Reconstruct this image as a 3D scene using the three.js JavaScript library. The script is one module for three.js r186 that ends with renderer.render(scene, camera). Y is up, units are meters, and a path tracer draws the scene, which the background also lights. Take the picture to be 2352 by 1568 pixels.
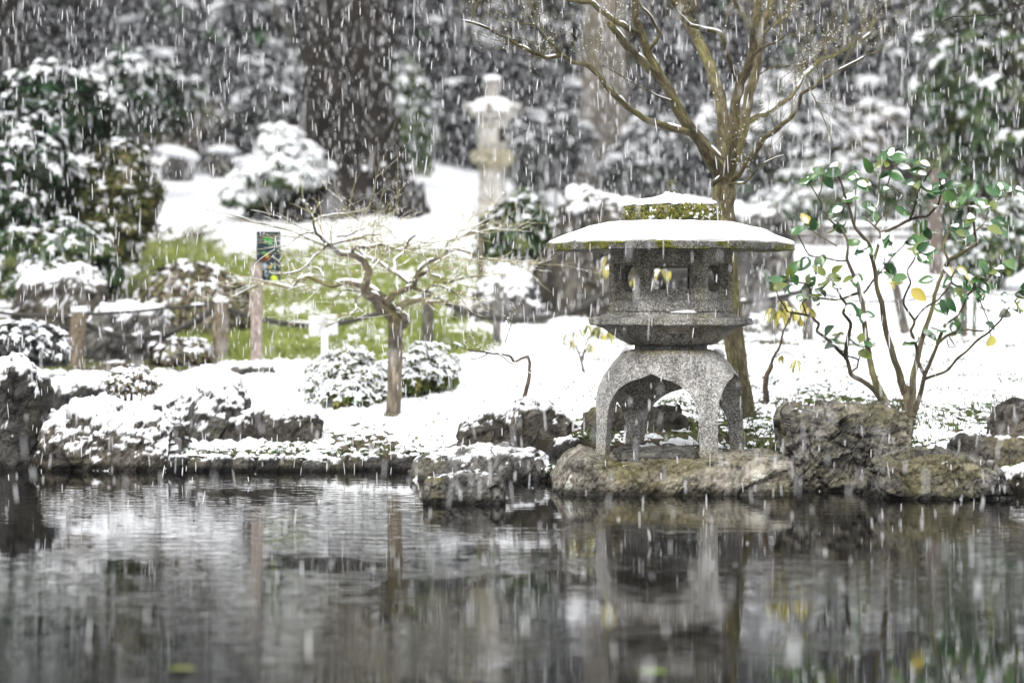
import * as THREE from 'three';
import { mergeGeometries, mergeVertices, toCreasedNormals } from 'three/addons/utils/BufferGeometryUtils.js';
import { Brush, Evaluator, SUBTRACTION } from 'three-bvh-csg';

// ---------------------------------------------------------------- camera, sky, sun, exposure
const scene = new THREE.Scene();
const EYE = 0.85, F = 5600, PITCH = Math.atan((784 - 690) / F);   // a kneeling photographer across the pond, 85 mm lens
const camera = new THREE.PerspectiveCamera(2 * Math.atan(784 / F) * 180 / Math.PI, 1024 / 682, 0.1, 400);
camera.position.set(0, EYE, 0);
camera.lookAt(0, EYE - Math.tan(PITCH) * 10, -10);
camera.focus = 11.1;
camera.userData.fStop = 1.75;
scene.add(camera);
{ // an even overcast sky, a little brighter overhead
  const W = 64, Hh = 32, data = new Float32Array(W * Hh * 4);
  for (let y = 0; y < Hh; y++) for (let x = 0; x < W; x++) {
    const e = Math.sin(((y + 0.5) / Hh - 0.5) * Math.PI), L = e > 0 ? 0.36 + 0.8 * e : 0.3;
    data.set([L * 0.985, L * 0.995, L * 1.02, 1], (y * W + x) * 4);
  }
  const t = new THREE.DataTexture(data, W, Hh, THREE.RGBAFormat, THREE.FloatType);
  t.mapping = THREE.EquirectangularReflectionMapping; t.magFilter = THREE.LinearFilter; t.needsUpdate = true;
  scene.background = t; scene.environment = t;
}
const sun = new THREE.DirectionalLight(new THREE.Color(1, 0.975, 0.94), 1.1);
sun.position.set(-8, 18, 7); sun.target.position.set(0, 0, -13); sun.castShadow = true; sun.shadow.radius = 34;
sun.shadow.mapSize.set(2048, 2048);
Object.assign(sun.shadow.camera, { left: -22, right: 22, top: 22, bottom: -22, near: 1, far: 90 });
scene.add(sun, sun.target);
scene.fog = new THREE.FogExp2(new THREE.Color(0.93, 0.94, 0.96), 0.0005);
const renderer = new THREE.WebGLRenderer({ antialias: true });
renderer.toneMapping = THREE.LinearToneMapping;
renderer.toneMappingExposure = 2.2;
renderer.shadowMap.enabled = true;

// ---------------------------------------------------------------- numbers
function rng(seed) { let a = seed >>> 0; return () => { a = (a + 0x6D2B79F5) | 0; let t = Math.imul(a ^ (a >>> 15), 1 | a); t = (t + Math.imul(t ^ (t >>> 7), 61 | t)) ^ t; return ((t ^ (t >>> 14)) >>> 0) / 4294967296; }; }
const clamp = (x, a = 0, b = 1) => Math.min(b, Math.max(a, x)), lerp = (a, b, t) => a + (b - a) * t;
const sstep = (a, b, x) => { const t = clamp((x - a) / (b - a)); return t * t * (3 - 2 * t); };
const hash = (x, y, z) => { let h = Math.imul(x, 374761393) ^ Math.imul(y, 668265263) ^ Math.imul(z, 2147483647 ^ 0x5bd1e995); h = Math.imul(h ^ (h >>> 13), 1274126177); h ^= h >>> 16; h = Math.imul(h, 0x85ebca6b); return ((h ^ (h >>> 13)) >>> 0) / 4294967296; };
function noise(x, y, z = 0) { // value noise in -1..1
  const X = Math.floor(x), Y = Math.floor(y), Z = Math.floor(z), s = (t) => t * t * t * (t * (t * 6 - 15) + 10);
  const u = s(x - X), v = s(y - Y), w = s(z - Z), n = (i, j, k) => hash(X + i, Y + j, Z + k);
  return 2 * lerp(lerp(lerp(n(0, 0, 0), n(1, 0, 0), u), lerp(n(0, 1, 0), n(1, 1, 0), u), v), lerp(lerp(n(0, 0, 1), n(1, 0, 1), u), lerp(n(0, 1, 1), n(1, 1, 1), u), v), w) - 1;
}
function fbm(x, y, z = 0, o = 4) { let a = 0, s = 0.55; for (let i = 0; i < o; i++) { a += s * noise(x, y, z); x = x * 2.03 + 13.7; y = y * 2.03 + 5.1; z = z * 2.03 + 9.3; s *= 0.5; } return a; }
function facet(x, y, z, sd = 0) { // broken-stone relief: every cell of a random pattern is a tilted plane
  const X = Math.floor(x), Y = Math.floor(y), Z = Math.floor(z); let best = 9, second = 9, val = 0;
  for (let i = -1; i < 2; i++) for (let j = -1; j < 2; j++) for (let k = -1; k < 2; k++) {
    const a = X + i, b = Y + j, c = Z + k, dx = a + hash(a + sd, b, c) - x, dy = b + hash(a, b + sd + 7, c) - y, dz = c + hash(a, b, c + sd + 19) - z, d = dx * dx + dy * dy + dz * dz;
    if (d < best) { second = best; best = d; const p = hash(a + 3, b + 5, c + sd) - 0.5, q = hash(a + 11, b, c + 2 + sd) - 0.5, r = hash(a, b + 17, c + sd) - 0.5; val = (dx * p + dy * q + dz * r) * 1.6 + (hash(a + 31, b, c) - 0.5) * 0.7; } else if (d < second) second = d;
  }
  return [val, Math.sqrt(second) - Math.sqrt(best)];
}
function table(list, x) { if (x <= list[0][0]) return list[0][1]; for (let i = 1; i < list.length; i++) if (x <= list[i][0]) return lerp(list[i - 1][1], list[i][1], (x - list[i - 1][0]) / (list[i][0] - list[i - 1][0])); return list[list.length - 1][1]; }

// a place in the garden, from where it is seen (2352 x 1568 measure) and how many metres away it stands
const cp = Math.cos(PITCH), sp = Math.sin(PITCH);
function P(px, py, D) { const a = (px - 1176) / F, b = -(py - 784) / F, y = -sp + b * cp, z = -cp - b * sp, s = D / -z; return new THREE.Vector3(a * s, EYE + y * s, z * s); }
const XM = (px, D) => (px - 1176) / F * D;

// the lie of the land: height above the water at x, at distance D from the eye's shore
const LAND_L = [[12.2, 0.05], [12.6, 0.085], [13.7, 0.19], [15, 0.31], [16.4, 0.42], [18, 0.6], [20, 0.87], [24, 1.5], [26, 1.78], [30, 2.27], [40, 3.2], [90, 8]];
const LAND_R = [[11.0, 0.08], [11.6, 0.19], [12.2, 0.262], [13, 0.32], [15, 0.46], [17.5, 0.57], [18.3, 0.565], [20, 0.7], [24, 1.1], [30, 1.6], [40, 2.5], [90, 8]];
const BANK = [[-9, 12.9], [-3, 12.6], [-1.7, 12.35], [-0.55, 12.25], [-0.3, 11.95], [0.15, 11.7], [0.6, 11.35], [1.2, 11.15], [3, 10.95], [9, 10.4]];
const bankD = (x) => table(BANK, x) + 0.06 * noise(x * 2.1, 3) + 0.04 * noise(x * 7, 7) + 0.016 * noise(x * 24, 9);
function land(x, D) {
  const r = sstep(-0.75, 0.55, x * 12 / D), h = lerp(table(LAND_L, D), table(LAND_R, D), r), s = D - bankD(x);
  const rough = 0.018 * fbm(x * 1.3, D * 1.3, 4, 3) * sstep(0, 1, s) + 0.12 * fbm(x * 0.3, D * 0.3, 8, 2) * sstep(18, 26, D);
  return s < 0.03 ? lerp(-0.35, h, sstep(-0.09, 0.03, s)) : h + rough;
}
const G = (px, D) => { const x = XM(px, D); return new THREE.Vector3(x, land(x, D), -D); };

// ---------------------------------------------------------------- names
const taken = {};
const numbered = (n) => { const k = taken[n] = (taken[n] ?? -1) + 1; return k ? `${n}_${String(k).padStart(3, '0')}` : n; };
function tag(o, label, category, group) { Object.assign(o.userData, { label, category }); if (group) o.userData.group = group; return o; }
function thing(name, label, category, pos = [0, 0, 0], group) { const o = new THREE.Group(); o.name = numbered(name); o.position.set(...(pos.isVector3 ? pos.toArray() : pos)); tag(o, label, category, group); scene.add(o); return o; }
function mesh(name, g, m, parent) { const o = new THREE.Mesh(g, m); o.castShadow = o.receiveShadow = true; if (parent) { o.name = name; parent.add(o); } else { o.name = numbered(name); scene.add(o); } return o; }
function many(name, g, m, list, parent, stuff = true) { // list of [Matrix4, Color?]
  const o = new THREE.InstancedMesh(g, m, list.length); o.castShadow = o.receiveShadow = true;
  list.forEach(([a, c], i) => { o.setMatrixAt(i, a); if (c) o.setColorAt(i, c); });
  if (parent) { o.name = name; parent.add(o); } else { o.name = numbered(name); scene.add(o); }
  if (stuff) o.userData.kind = 'stuff';
  return o;
}
const V = (x, y, z) => new THREE.Vector3(x, y, z), C = (r, g, b) => new THREE.Color().setRGB(r, g, b);
const dummy = new THREE.Object3D();
function mat4(p, rot, s) { dummy.position.copy(p); if (rot.isQuaternion) dummy.quaternion.copy(rot); else dummy.rotation.set(...rot); typeof s === 'number' ? dummy.scale.setScalar(s) : dummy.scale.set(...s); dummy.updateMatrix(); return dummy.matrix.clone(); }

// ---------------------------------------------------------------- textures and materials
function tex(n, fn, { color = false, rep = 1 } = {}) {
  const d = new Uint8Array(n * n * 4);
  for (let y = 0; y < n; y++) for (let x = 0; x < n; x++) { const c = fn(x / n, y / n), i = (y * n + x) * 4; if (c.length) { d[i] = 255 * clamp(c[0]); d[i + 1] = 255 * clamp(c[1]); d[i + 2] = 255 * clamp(c[2]); } else d[i] = d[i + 1] = d[i + 2] = 255 * clamp(c); d[i + 3] = 255; }
  const t = new THREE.DataTexture(d, n, n); t.wrapS = t.wrapT = THREE.RepeatWrapping; t.magFilter = THREE.LinearFilter; t.minFilter = THREE.LinearMipmapLinearFilter; t.generateMipmaps = true; t.repeat.set(rep, rep);
  if (color) t.colorSpace = THREE.SRGBColorSpace; t.needsUpdate = true; return t;
}
// noise that closes on itself over the unit square
function tnoise(u, v, f, sd) { const X = u * f, Y = v * f, x0 = Math.floor(X), y0 = Math.floor(Y), s = (t) => t * t * (3 - 2 * t), a = s(X - x0), b = s(Y - y0), h = (i, j) => hash(((x0 + i) % f + f) % f, ((y0 + j) % f + f) % f, sd); return lerp(lerp(h(0, 0), h(1, 0), a), lerp(h(0, 1), h(1, 1), a), b); }
const tfbm = (u, v, f, sd, o = 4) => { let a = 0, s = 0.5, t = 0; for (let i = 0; i < o; i++) { a += s * tnoise(u, v, f, sd + i); t += s; f *= 2; s *= 0.55; } return a / t; };

const graniteTex = tex(1024, (u, v) => { // 0.8 m of speckled granite, weathered in blotches and runs
  const g = tfbm(u, v, 160, 3, 2), big = tfbm(u, v, 6, 11, 5), run = tfbm(u, v * 0.3 + 0.0, 20, 23, 3);
  let s = 0.57 + (g - 0.5) * 0.6 + (big - 0.5) * 0.36 + (run - 0.5) * 0.14;
  if (tnoise(u, v, 210, 31) > 0.86) s -= 0.2; if (tnoise(u, v, 230, 37) > 0.87) s += 0.26;
  return [s, s * 0.985, s * 0.96];
}, { color: true });
const graniteBump = tex(512, (u, v) => 0.6 * tfbm(u, v, 64, 5, 3) + 0.4 * tfbm(u, v, 12, 8, 3));
const rockBump = tex(512, (u, v) => 0.55 * tfbm(u, v, 40, 15, 4) + 0.45 * Math.abs(tfbm(u, v, 14, 18, 4) * 2 - 1));
const barkTex = tex(512, (u, v) => { const a = tfbm(u, v * 0.25, 36, 41, 4), b = Math.abs(2 * tfbm(u, v * 0.5, 16, 47, 3) - 1); const s = 0.45 + a * 0.4 + b * 0.35; return [s, s, s]; }, { color: true });
const barkBump = tex(512, (u, v) => 0.6 * tfbm(u, v * 0.25, 36, 41, 4) + 0.4 * Math.abs(2 * tfbm(u, v * 0.5, 16, 47, 3) - 1));
const snowBump = tex(512, (u, v) => tfbm(u, v, 24, 61, 5));
const std = (o) => new THREE.MeshPhysicalMaterial({ roughness: 0.9, specularIntensity: 0.22, ...o });
const M = {
  granite: std({ map: graniteTex, bumpMap: graniteBump, bumpScale: 0.004, vertexColors: true, roughness: 0.78 }),
  rock: std({ vertexColors: true, bumpMap: rockBump, bumpScale: 0.022, roughness: 0.7 }),
  rockFar: std({ vertexColors: true, bumpMap: rockBump, bumpScale: 0.012, roughness: 0.85 }),
  snow: std({ color: C(0.9, 0.91, 0.93), bumpMap: snowBump, bumpScale: 0.006, roughness: 0.95 }),
  snowBlob: std({ color: C(0.9, 0.91, 0.93), roughness: 0.95 }),
  flake: std({ color: C(0.8, 0.805, 0.82), roughness: 1 }),
  bark: std({ vertexColors: true, map: barkTex, bumpMap: barkBump, bumpScale: 0.008, roughness: 0.85 }),
  barkBig: std({ vertexColors: true, map: barkTex, bumpMap: barkBump, bumpScale: 0.05, roughness: 0.95 }),
  twig: std({ color: C(0.075, 0.06, 0.04), roughness: 0.85 }),
  twigMoss: std({ color: C(0.17, 0.15, 0.075), roughness: 0.85 }),
  leaf: new THREE.MeshPhysicalMaterial({ color: 0xffffff, roughness: 0.6, specularIntensity: 0.35, side: THREE.DoubleSide }),
  ground: std({ vertexColors: true, bumpMap: rockBump, bumpScale: 0.01, roughness: 1 }),
  rope: std({ color: C(0.07, 0.066, 0.06), roughness: 0.95 }),
  wood: std({ vertexColors: true, map: barkTex, bumpMap: barkBump, bumpScale: 0.006, roughness: 0.9 }),
};

// ---------------------------------------------------------------- geometry helpers
function tint(g, fn) { // vertex colours from position and normal
  const p = g.attributes.position, n = g.attributes.normal, c = new Float32Array(p.count * 3), a = V(), b = V();
  for (let i = 0; i < p.count; i++) { a.fromBufferAttribute(p, i); if (n) b.fromBufferAttribute(n, i); const k = fn(a, b, i); c[i * 3] = k[0]; c[i * 3 + 1] = k[1]; c[i * 3 + 2] = k[2]; }
  g.setAttribute('color', new THREE.BufferAttribute(c, 3)); return g;
}
function boxUV(g, size = 1) { // metres on the plane that each triangle faces most
  if (g.index) g = g.toNonIndexed();
  const p = g.attributes.position, uv = new Float32Array(p.count * 2), a = V(), b = V(), c = V(), n = V(), e = V();
  for (let i = 0; i < p.count; i += 3) {
    a.fromBufferAttribute(p, i); b.fromBufferAttribute(p, i + 1); c.fromBufferAttribute(p, i + 2); n.crossVectors(b.sub(a), e.copy(c).sub(a));
    const x = Math.abs(n.x), y = Math.abs(n.y), z = Math.abs(n.z);
    for (let k = 0; k < 3; k++) { a.fromBufferAttribute(p, i + k); const [s, t] = y > x && y > z ? [a.x, a.z] : x > z ? [a.z, a.y] : [a.x, a.y]; uv[(i + k) * 2] = s / size; uv[(i + k) * 2 + 1] = t / size; }
  }
  g.setAttribute('uv', new THREE.BufferAttribute(uv, 2)); return g;
}
const SPECK = (p) => { const v = Math.max(0.35, 0.92 + 0.42 * fbm(p.x * 4 + 4, p.y * 4, p.z * 4, 3) + 0.34 * fbm(p.x * 22, p.y * 2.5, p.z * 22, 3)), y = 0.1 * sstep(0, 0.4, fbm(p.x * 7, p.y * 7 + 9, p.z * 7, 3)); return [v, v * (1 - 0.3 * y), v * (0.97 - 1.6 * y)]; };
function grid(nu, nv, fn, closeU = false) { // fn(u, v) -> Vector3; indexed surface with uv in 0..1
  const pos = [], uv = [], idx = [];
  for (let j = 0; j <= nv; j++) for (let i = 0; i <= nu; i++) { const q = fn(i / nu, j / nv); pos.push(q.x, q.y, q.z); uv.push(i / nu, j / nv); }
  for (let j = 0; j < nv; j++) for (let i = 0; i < nu; i++) { const a = j * (nu + 1) + i, b = a + 1, c = a + nu + 1, d = c + 1; idx.push(a, b, d, a, d, c); }
  const g = new THREE.BufferGeometry(); g.setAttribute('position', new THREE.Float32BufferAttribute(pos, 3)); g.setAttribute('uv', new THREE.Float32BufferAttribute(uv, 2)); g.setIndex(idx); g.computeVertexNormals();
  if (closeU) { const n = g.attributes.normal; for (let j = 0; j <= nv; j++) { const a = j * (nu + 1), b = a + nu, x = V(n.getX(a) + n.getX(b), n.getY(a) + n.getY(b), n.getZ(a) + n.getZ(b)).normalize(); n.setXYZ(a, x.x, x.y, x.z); n.setXYZ(b, x.x, x.y, x.z); } }
  return g;
}
// tapered limb through points [Vector3], radii; returns geometry with uv in metres
function limb(pts, radii, { seg = 0.03, sides = 9, bump = 0.12, seed = 1 } = {}) {
  const curve = new THREE.CatmullRomCurve3(pts, false, 'centripetal'), len = curve.getLength(), n = Math.max(6, Math.min(160, Math.round(len / seg)));
  const pos = [], uv = [], idx = [], nrm = V(1, 0, 0.3), t = V(), b = V(), m = pts.length - 1;
  const T0 = curve.getTangent(0); nrm.sub(T0.clone().multiplyScalar(nrm.dot(T0))).normalize();
  for (let i = 0; i <= n; i++) {
    const k = i / n, q = curve.getPoint(k); curve.getTangent(k, t); nrm.sub(t.clone().multiplyScalar(nrm.dot(t))).normalize(); b.crossVectors(t, nrm);
    const f = k * m, a = Math.min(m - 1, Math.floor(f)), r = lerp(radii[a], radii[a + 1], f - a);
    for (let j = 0; j <= sides; j++) { const w = j / sides * Math.PI * 2, cw = Math.cos(w), sw = Math.sin(w), rr = r * (1 + bump * fbm(cw * 1.2 + seed, sw * 1.2, k * len / Math.max(r, 0.004) * 0.25, 2)) * (i === n ? 0.3 : 1);
      pos.push(q.x + (nrm.x * cw + b.x * sw) * rr, q.y + (nrm.y * cw + b.y * sw) * rr, q.z + (nrm.z * cw + b.z * sw) * rr); uv.push(j / sides * Math.max(0.06, 2 * Math.PI * r) * 3, k * len * 3); }
  }
  for (let i = 0; i < n; i++) for (let j = 0; j < sides; j++) { const a = i * (sides + 1) + j, c = a + sides + 1; idx.push(a, a + 1, c + 1, a, c + 1, c); }
  const g = new THREE.BufferGeometry(); g.setAttribute('position', new THREE.Float32BufferAttribute(pos, 3)); g.setAttribute('uv', new THREE.Float32BufferAttribute(uv, 2)); g.setIndex(idx); g.computeVertexNormals(); return g;
}
// the ridge of snow that lies along the upper side of a limb
function limbSnow(pts, radii, { amount = 1, seed = 1, seg = 0.02, thick = 0.7 } = {}) {
  const curve = new THREE.CatmullRomCurve3(pts, false, 'centripetal'), len = curve.getLength(), n = Math.max(8, Math.min(160, Math.round(len / seg))), q = [], rr = [], m = pts.length - 1;
  for (let i = 0; i <= n; i++) {
    const k = i / n, p = curve.getPoint(k), t = curve.getTangent(k), f = k * m, a = Math.min(m - 1, Math.floor(f)), r = lerp(radii[a], radii[a + 1], f - a);
    const flat = Math.hypot(t.x, t.z), on = sstep(0.3, 0.75, flat) * sstep(-0.25, 0.25, noise(k * len * 14, seed * 3.7) + amount - 0.75), s = (r * thick + Math.min(0.0025, r * 0.3)) * on;
    const side = V(-t.x * t.y, 1 - t.y * t.y, -t.z * t.y).normalize();
    q.push(p.addScaledVector(side, r * 0.72 * on + 0.1 * s)); rr.push(Math.max(0.0003, s));
  }
  const g = limb(q, rr, { seg, sides: 6, bump: 0.25, seed }); return g;
}
const leafGeo = (len, wid, { fold = 0.25, curl = 0.2, n = 5 } = {}) => grid(2, n, (u, v) => { // base at the origin, along +x, face up
  const w = wid * Math.pow(Math.sin(Math.PI * Math.pow(v, 0.85)), 0.8) * (v > 0.98 ? 0 : 1), s = (u - 0.5) * w; return V(v * len, Math.abs(s) * fold - curl * len * v * v, -s);
});
function blobGeo(seed, d = 1, k = 0.25) { const g = mergeVertices(new THREE.IcosahedronGeometry(1, d).deleteAttribute('normal').deleteAttribute('uv')), p = g.attributes.position; for (let i = 0; i < p.count; i++) { const x = p.getX(i), y = p.getY(i), z = p.getZ(i), s = 1 + k * noise(x * 1.7 + seed, y * 1.7, z * 1.7); p.setXYZ(i, x * s, y * s, z * s); } g.computeVertexNormals(); return g; }

// ---------------------------------------------------------------- the pond
{
  const bump = tex(1024, (u, v) => { // a 3 m square of small wind ripples, crests across the view
    let s = 0; const w = [[3, 19, 0.5, 1], [-5, 23, 0.45, 2], [8, 31, 0.34, 3], [-9, 37, 0.3, 4], [13, 53, 0.2, 5], [-17, 61, 0.17, 6], [4, 83, 0.12, 7], [-21, 97, 0.09, 8], [29, 67, 0.1, 9]];
    const warp = tfbm(u, v, 8, 71, 3), gust = 0.25 + 1.6 * sstep(0.35, 0.7, tfbm(u, v, 5, 77, 3));
    for (const [a, b, k, ph] of w) s += k * Math.sin(2 * Math.PI * (a * u + b * v) + ph * 1.9 + warp * 9);
    return 0.5 + s * 0.2 * gust;
  });
  const m = new THREE.MeshPhysicalMaterial({ color: C(0.0028, 0.0027, 0.0023), roughness: 0.03, ior: 1.333, bumpMap: bump, bumpScale: 0.00078 });
  const g = new THREE.PlaneGeometry(30, 13.2, 1, 1).rotateX(-Math.PI / 2).translate(0, 0, -13.2 / 2 + 0.2), uv = g.attributes.uv, p = g.attributes.position;
  for (let i = 0; i < p.count; i++) uv.setXY(i, p.getX(i) / 3, p.getZ(i) / 3);
  const o = mesh('pond_water', g, m); o.userData.kind = 'structure'; o.userData.label = 'dark rippled pond water mirroring the snowy bank';
  const bed = mesh('pond_bed', new THREE.PlaneGeometry(30, 13.6).rotateX(-Math.PI / 2).translate(0, -0.42, -6.5), std({ color: C(0.02, 0.018, 0.014), roughness: 1 })); bed.userData.kind = 'structure';
}

// ---------------------------------------------------------------- the ground and the snow that lies on it
// how deep the snow is: whole on the near lawn, thin and speckled on the front of the right bank, mostly melted on the green slope
const grassy = (x, D) => { // 1 where the slope shows grass
  const px = 1176 + x * F / D, py = 690 + (EYE - land(x, D)) * F / D, d = fbm(x * 0.8, D * 0.8, 31, 3) * 0.35;
  const edge = Math.max(sstep(300, 380, px) * (1 - sstep(1010, 1230, px)) * sstep(16.2, 16.75, D) * (1 - sstep(22.2, 24.2, D + d * 3)), 0);
  return clamp(edge + d * 0.25 * edge);
};
function snowDepth(x, D) {
  const s = D - bankD(x), px = 1176 + x * F / D, fine = fbm(x * 34, D * 34, 2, 3), mid = fbm(x * 6, D * 6, 5, 3), big = fbm(x * 1.1, D * 1.1, 9, 3);
  const right = sstep(0.3, 0.9, x), front = 1 - sstep(0.8, 4.5, s + big * 0.8);
  let cover = 0.95;
  cover -= right * (0.33 + 0.32 * front) + (1 - right) * 0.62 * (1 - sstep(0.15, 1.4, s + big * 0.5));
  cover -= (0.84 + 0.3 * (1 - sstep(18.5, 20, D))) * grassy(x, D) * (1 - 0.28 * sstep(0.05, 0.4, fbm(x * 2.2, D * 1.4, 77, 3))) + 0.08;
  cover -= 0.35 * sstep(16.2, 17, D) * (1 - sstep(17.7, 18.2, D)) * sstep(-0.6, 0.2, x) + 0.4 * sstep(17.6, 17.9, D) * (1 - sstep(18.6, 19.4, D)) * sstep(-0.6, 0.5, x) * (1 - sstep(1.3, 2, x));
  cover -= 0.75 * (1 - sstep(430, 600, px)) * (1 - sstep(24, 27, D)) * sstep(15.3, 16.2, D);
  const shore = sstep(-0.02, 0.05, s);
  return 0.045 * clamp(cover + 0.8 * fine + 0.45 * mid + 0.25 * big - 0.25, -0.5, 1.2) * shore - 0.03 * (1 - shore);
}
{
  const xs = [], ss = [];
  for (let x = -24; x < -3.6; x += 0.6) xs.push(x); for (let x = -3.6; x < 3.6; x += 0.016) xs.push(x); for (let x = 3.6; x <= 24.1; x += 0.6) xs.push(x);
  for (let s = -0.4; s < -0.1; s += 0.1) ss.push(s); for (let s = -0.1; s < 0.1; s += 0.014) ss.push(s); for (let s = 0.1; s < 3; s += 0.016) ss.push(s); for (let s = 3; s < 7; s += 0.04) ss.push(s); for (let s = 7; s < 16; s += 0.12) ss.push(s); for (let s = 16; s < 90; s += 2) ss.push(s);
  const sheet = (fn) => grid(xs.length - 1, ss.length - 1, (u, v) => { const x = xs[Math.round(u * (xs.length - 1))], D = bankD(x) + ss[Math.round(v * (ss.length - 1))]; return V(x, fn(x, D), -D); });
  const g = sheet(land); { const uv = g.attributes.uv, p = g.attributes.position; for (let i = 0; i < p.count; i++) uv.setXY(i, p.getX(i), p.getZ(i)); }
  tint(g, (p) => {
    const D = -p.z, gr = grassy(p.x, D), n = fbm(p.x * 14, p.z * 14, 3, 3), k = sstep(-0.3, 0.4, n), s = D - bankD(p.x), lawn = sstep(0.1, 0.5, s);
    const soil = [0.075 + 0.05 * n, 0.062 + 0.045 * n, 0.042 + 0.03 * n], moss = [0.07 + 0.05 * k, 0.09 + 0.055 * k, 0.025], green = [0.13 + 0.09 * k, 0.16 + 0.09 * k, 0.035 + 0.03 * k];
    const wet = s < 0.05 ? 0.45 : 1;
    return [0, 1, 2].map((i) => Math.max(0.006, wet * lerp(lerp(soil[i], moss[i], lawn * sstep(-0.15, 0.35, fbm(p.x * 5, p.z * 5, 17, 3))), green[i], gr)));
  });
  const a = mesh('lawn', g, M.ground); a.userData.kind = 'structure'; a.userData.label = 'ground of the bank, lawn and green slope under the snow';
  const s = sheet((x, D) => land(x, D) + snowDepth(x, D)); { const uv = s.attributes.uv, p = s.attributes.position; for (let i = 0; i < p.count; i++) uv.setXY(i, p.getX(i), p.getZ(i)); }
  const b = mesh('snow_layer', s, M.snow); b.userData.kind = 'structure'; b.userData.label = 'fresh white snow lying on the bank, lawn and slope';
  // grass blades that stand through the snow, and leaf litter on it
  const blade = grid(1, 3, (u, v) => V((u - 0.5) * (1 - v) * 0.22, v, 0.35 * v * v)), list = [], R = rng(5);
  for (let i = 0; i < 260000; i++) {
    const D = lerp(11, 24.5, Math.pow(R(), 1.15)), x = (R() - 0.5) * 0.48 * D, s2 = D - bankD(x); if (s2 < 0.06) continue;
    const gr = grassy(x, D), dep = snowDepth(x, D), tuft = fbm(x * 7, D * 7, 51, 2);
    if (R() > gr * 0.62 * sstep(-0.5, 0.3, tuft) * (1 - 0.4 * sstep(0.05, 0.4, fbm(x * 2.2, D * 1.4, 77, 3))) + (x > 0.25 ? 0.3 + 0.4 * sstep(4, 0.5, s2) : s2 < 0.6 ? 0.25 : 0.03) * sstep(-0.1, 0.4, tuft + 0.3 * fbm(x * 22, D * 22, 3, 2))) continue;
    const h = (gr > 0.3 ? 0.03 + 0.05 * R() : 0.016 + 0.026 * R()), k = R();
    const col = gr > 0.3 ? C(0.14 + 0.13 * k, 0.175 + 0.13 * k, 0.04 + 0.05 * k) : k < 0.45 ? C(0.07, 0.13, 0.03) : k < 0.75 ? C(0.14, 0.17, 0.05) : C(0.06, 0.05, 0.035);
    list.push([mat4(V(x, land(x, D) + Math.max(0, dep) * 0.6, -D), [R() * 0.7 - 0.35, R() * 6.3, R() * 1 - 0.5], [h * 0.9, h, h]), col]);
  }
  tag(many('grass', blade, M.leaf, list), 'short grass blades poking through the snow and on the green slope', 'grass');
  const litter = mergeGeometries([0, 1.3, 2.5, 3.6, 5].map((w, i) => leafGeo(0.8 + 0.3 * (i % 2), 0.45, { n: 3, curl: 0.1 }).rotateZ(0.5 + 0.25 * (i % 3)).rotateY(w))), ll = [];
  for (let i = 0; i < 42000; i++) {
    const x = lerp(-2.6, 2.9, R()), s3 = 0.05 + 6 * Math.pow(R(), 1.6), D = bankD(x) + s3, dep = snowDepth(x, D), dens = sstep(0.2, 0.8, x) * (0.55 + 0.45 * (1 - sstep(0.5, 4, s3))) + (1 - sstep(0.1, 0.75, s3)) * 0.6 + 0.09;
    if (R() > dens * sstep(-0.1, 0.35, fbm(x * 5, D * 5, 71, 2) + 0.5 * fbm(x * 20, D * 20, 5, 2))) continue;
    const k = R(); ll.push([mat4(V(x, land(x, D) + Math.max(0, dep) - 0.002, -D), [R() * 0.6 - 0.3, R() * 6.3, R() * 0.6 - 0.3], 0.007 + 0.016 * R()), k < 0.5 ? C(0.05, 0.09, 0.03) : k < 0.75 ? C(0.09, 0.075, 0.05) : C(0.12, 0.14, 0.04)]);
  }
  tag(many('ground_cover', litter, M.leaf, ll), 'small leaves and moss bits scattered over the snow by the bank', 'ground cover');
}

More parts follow.
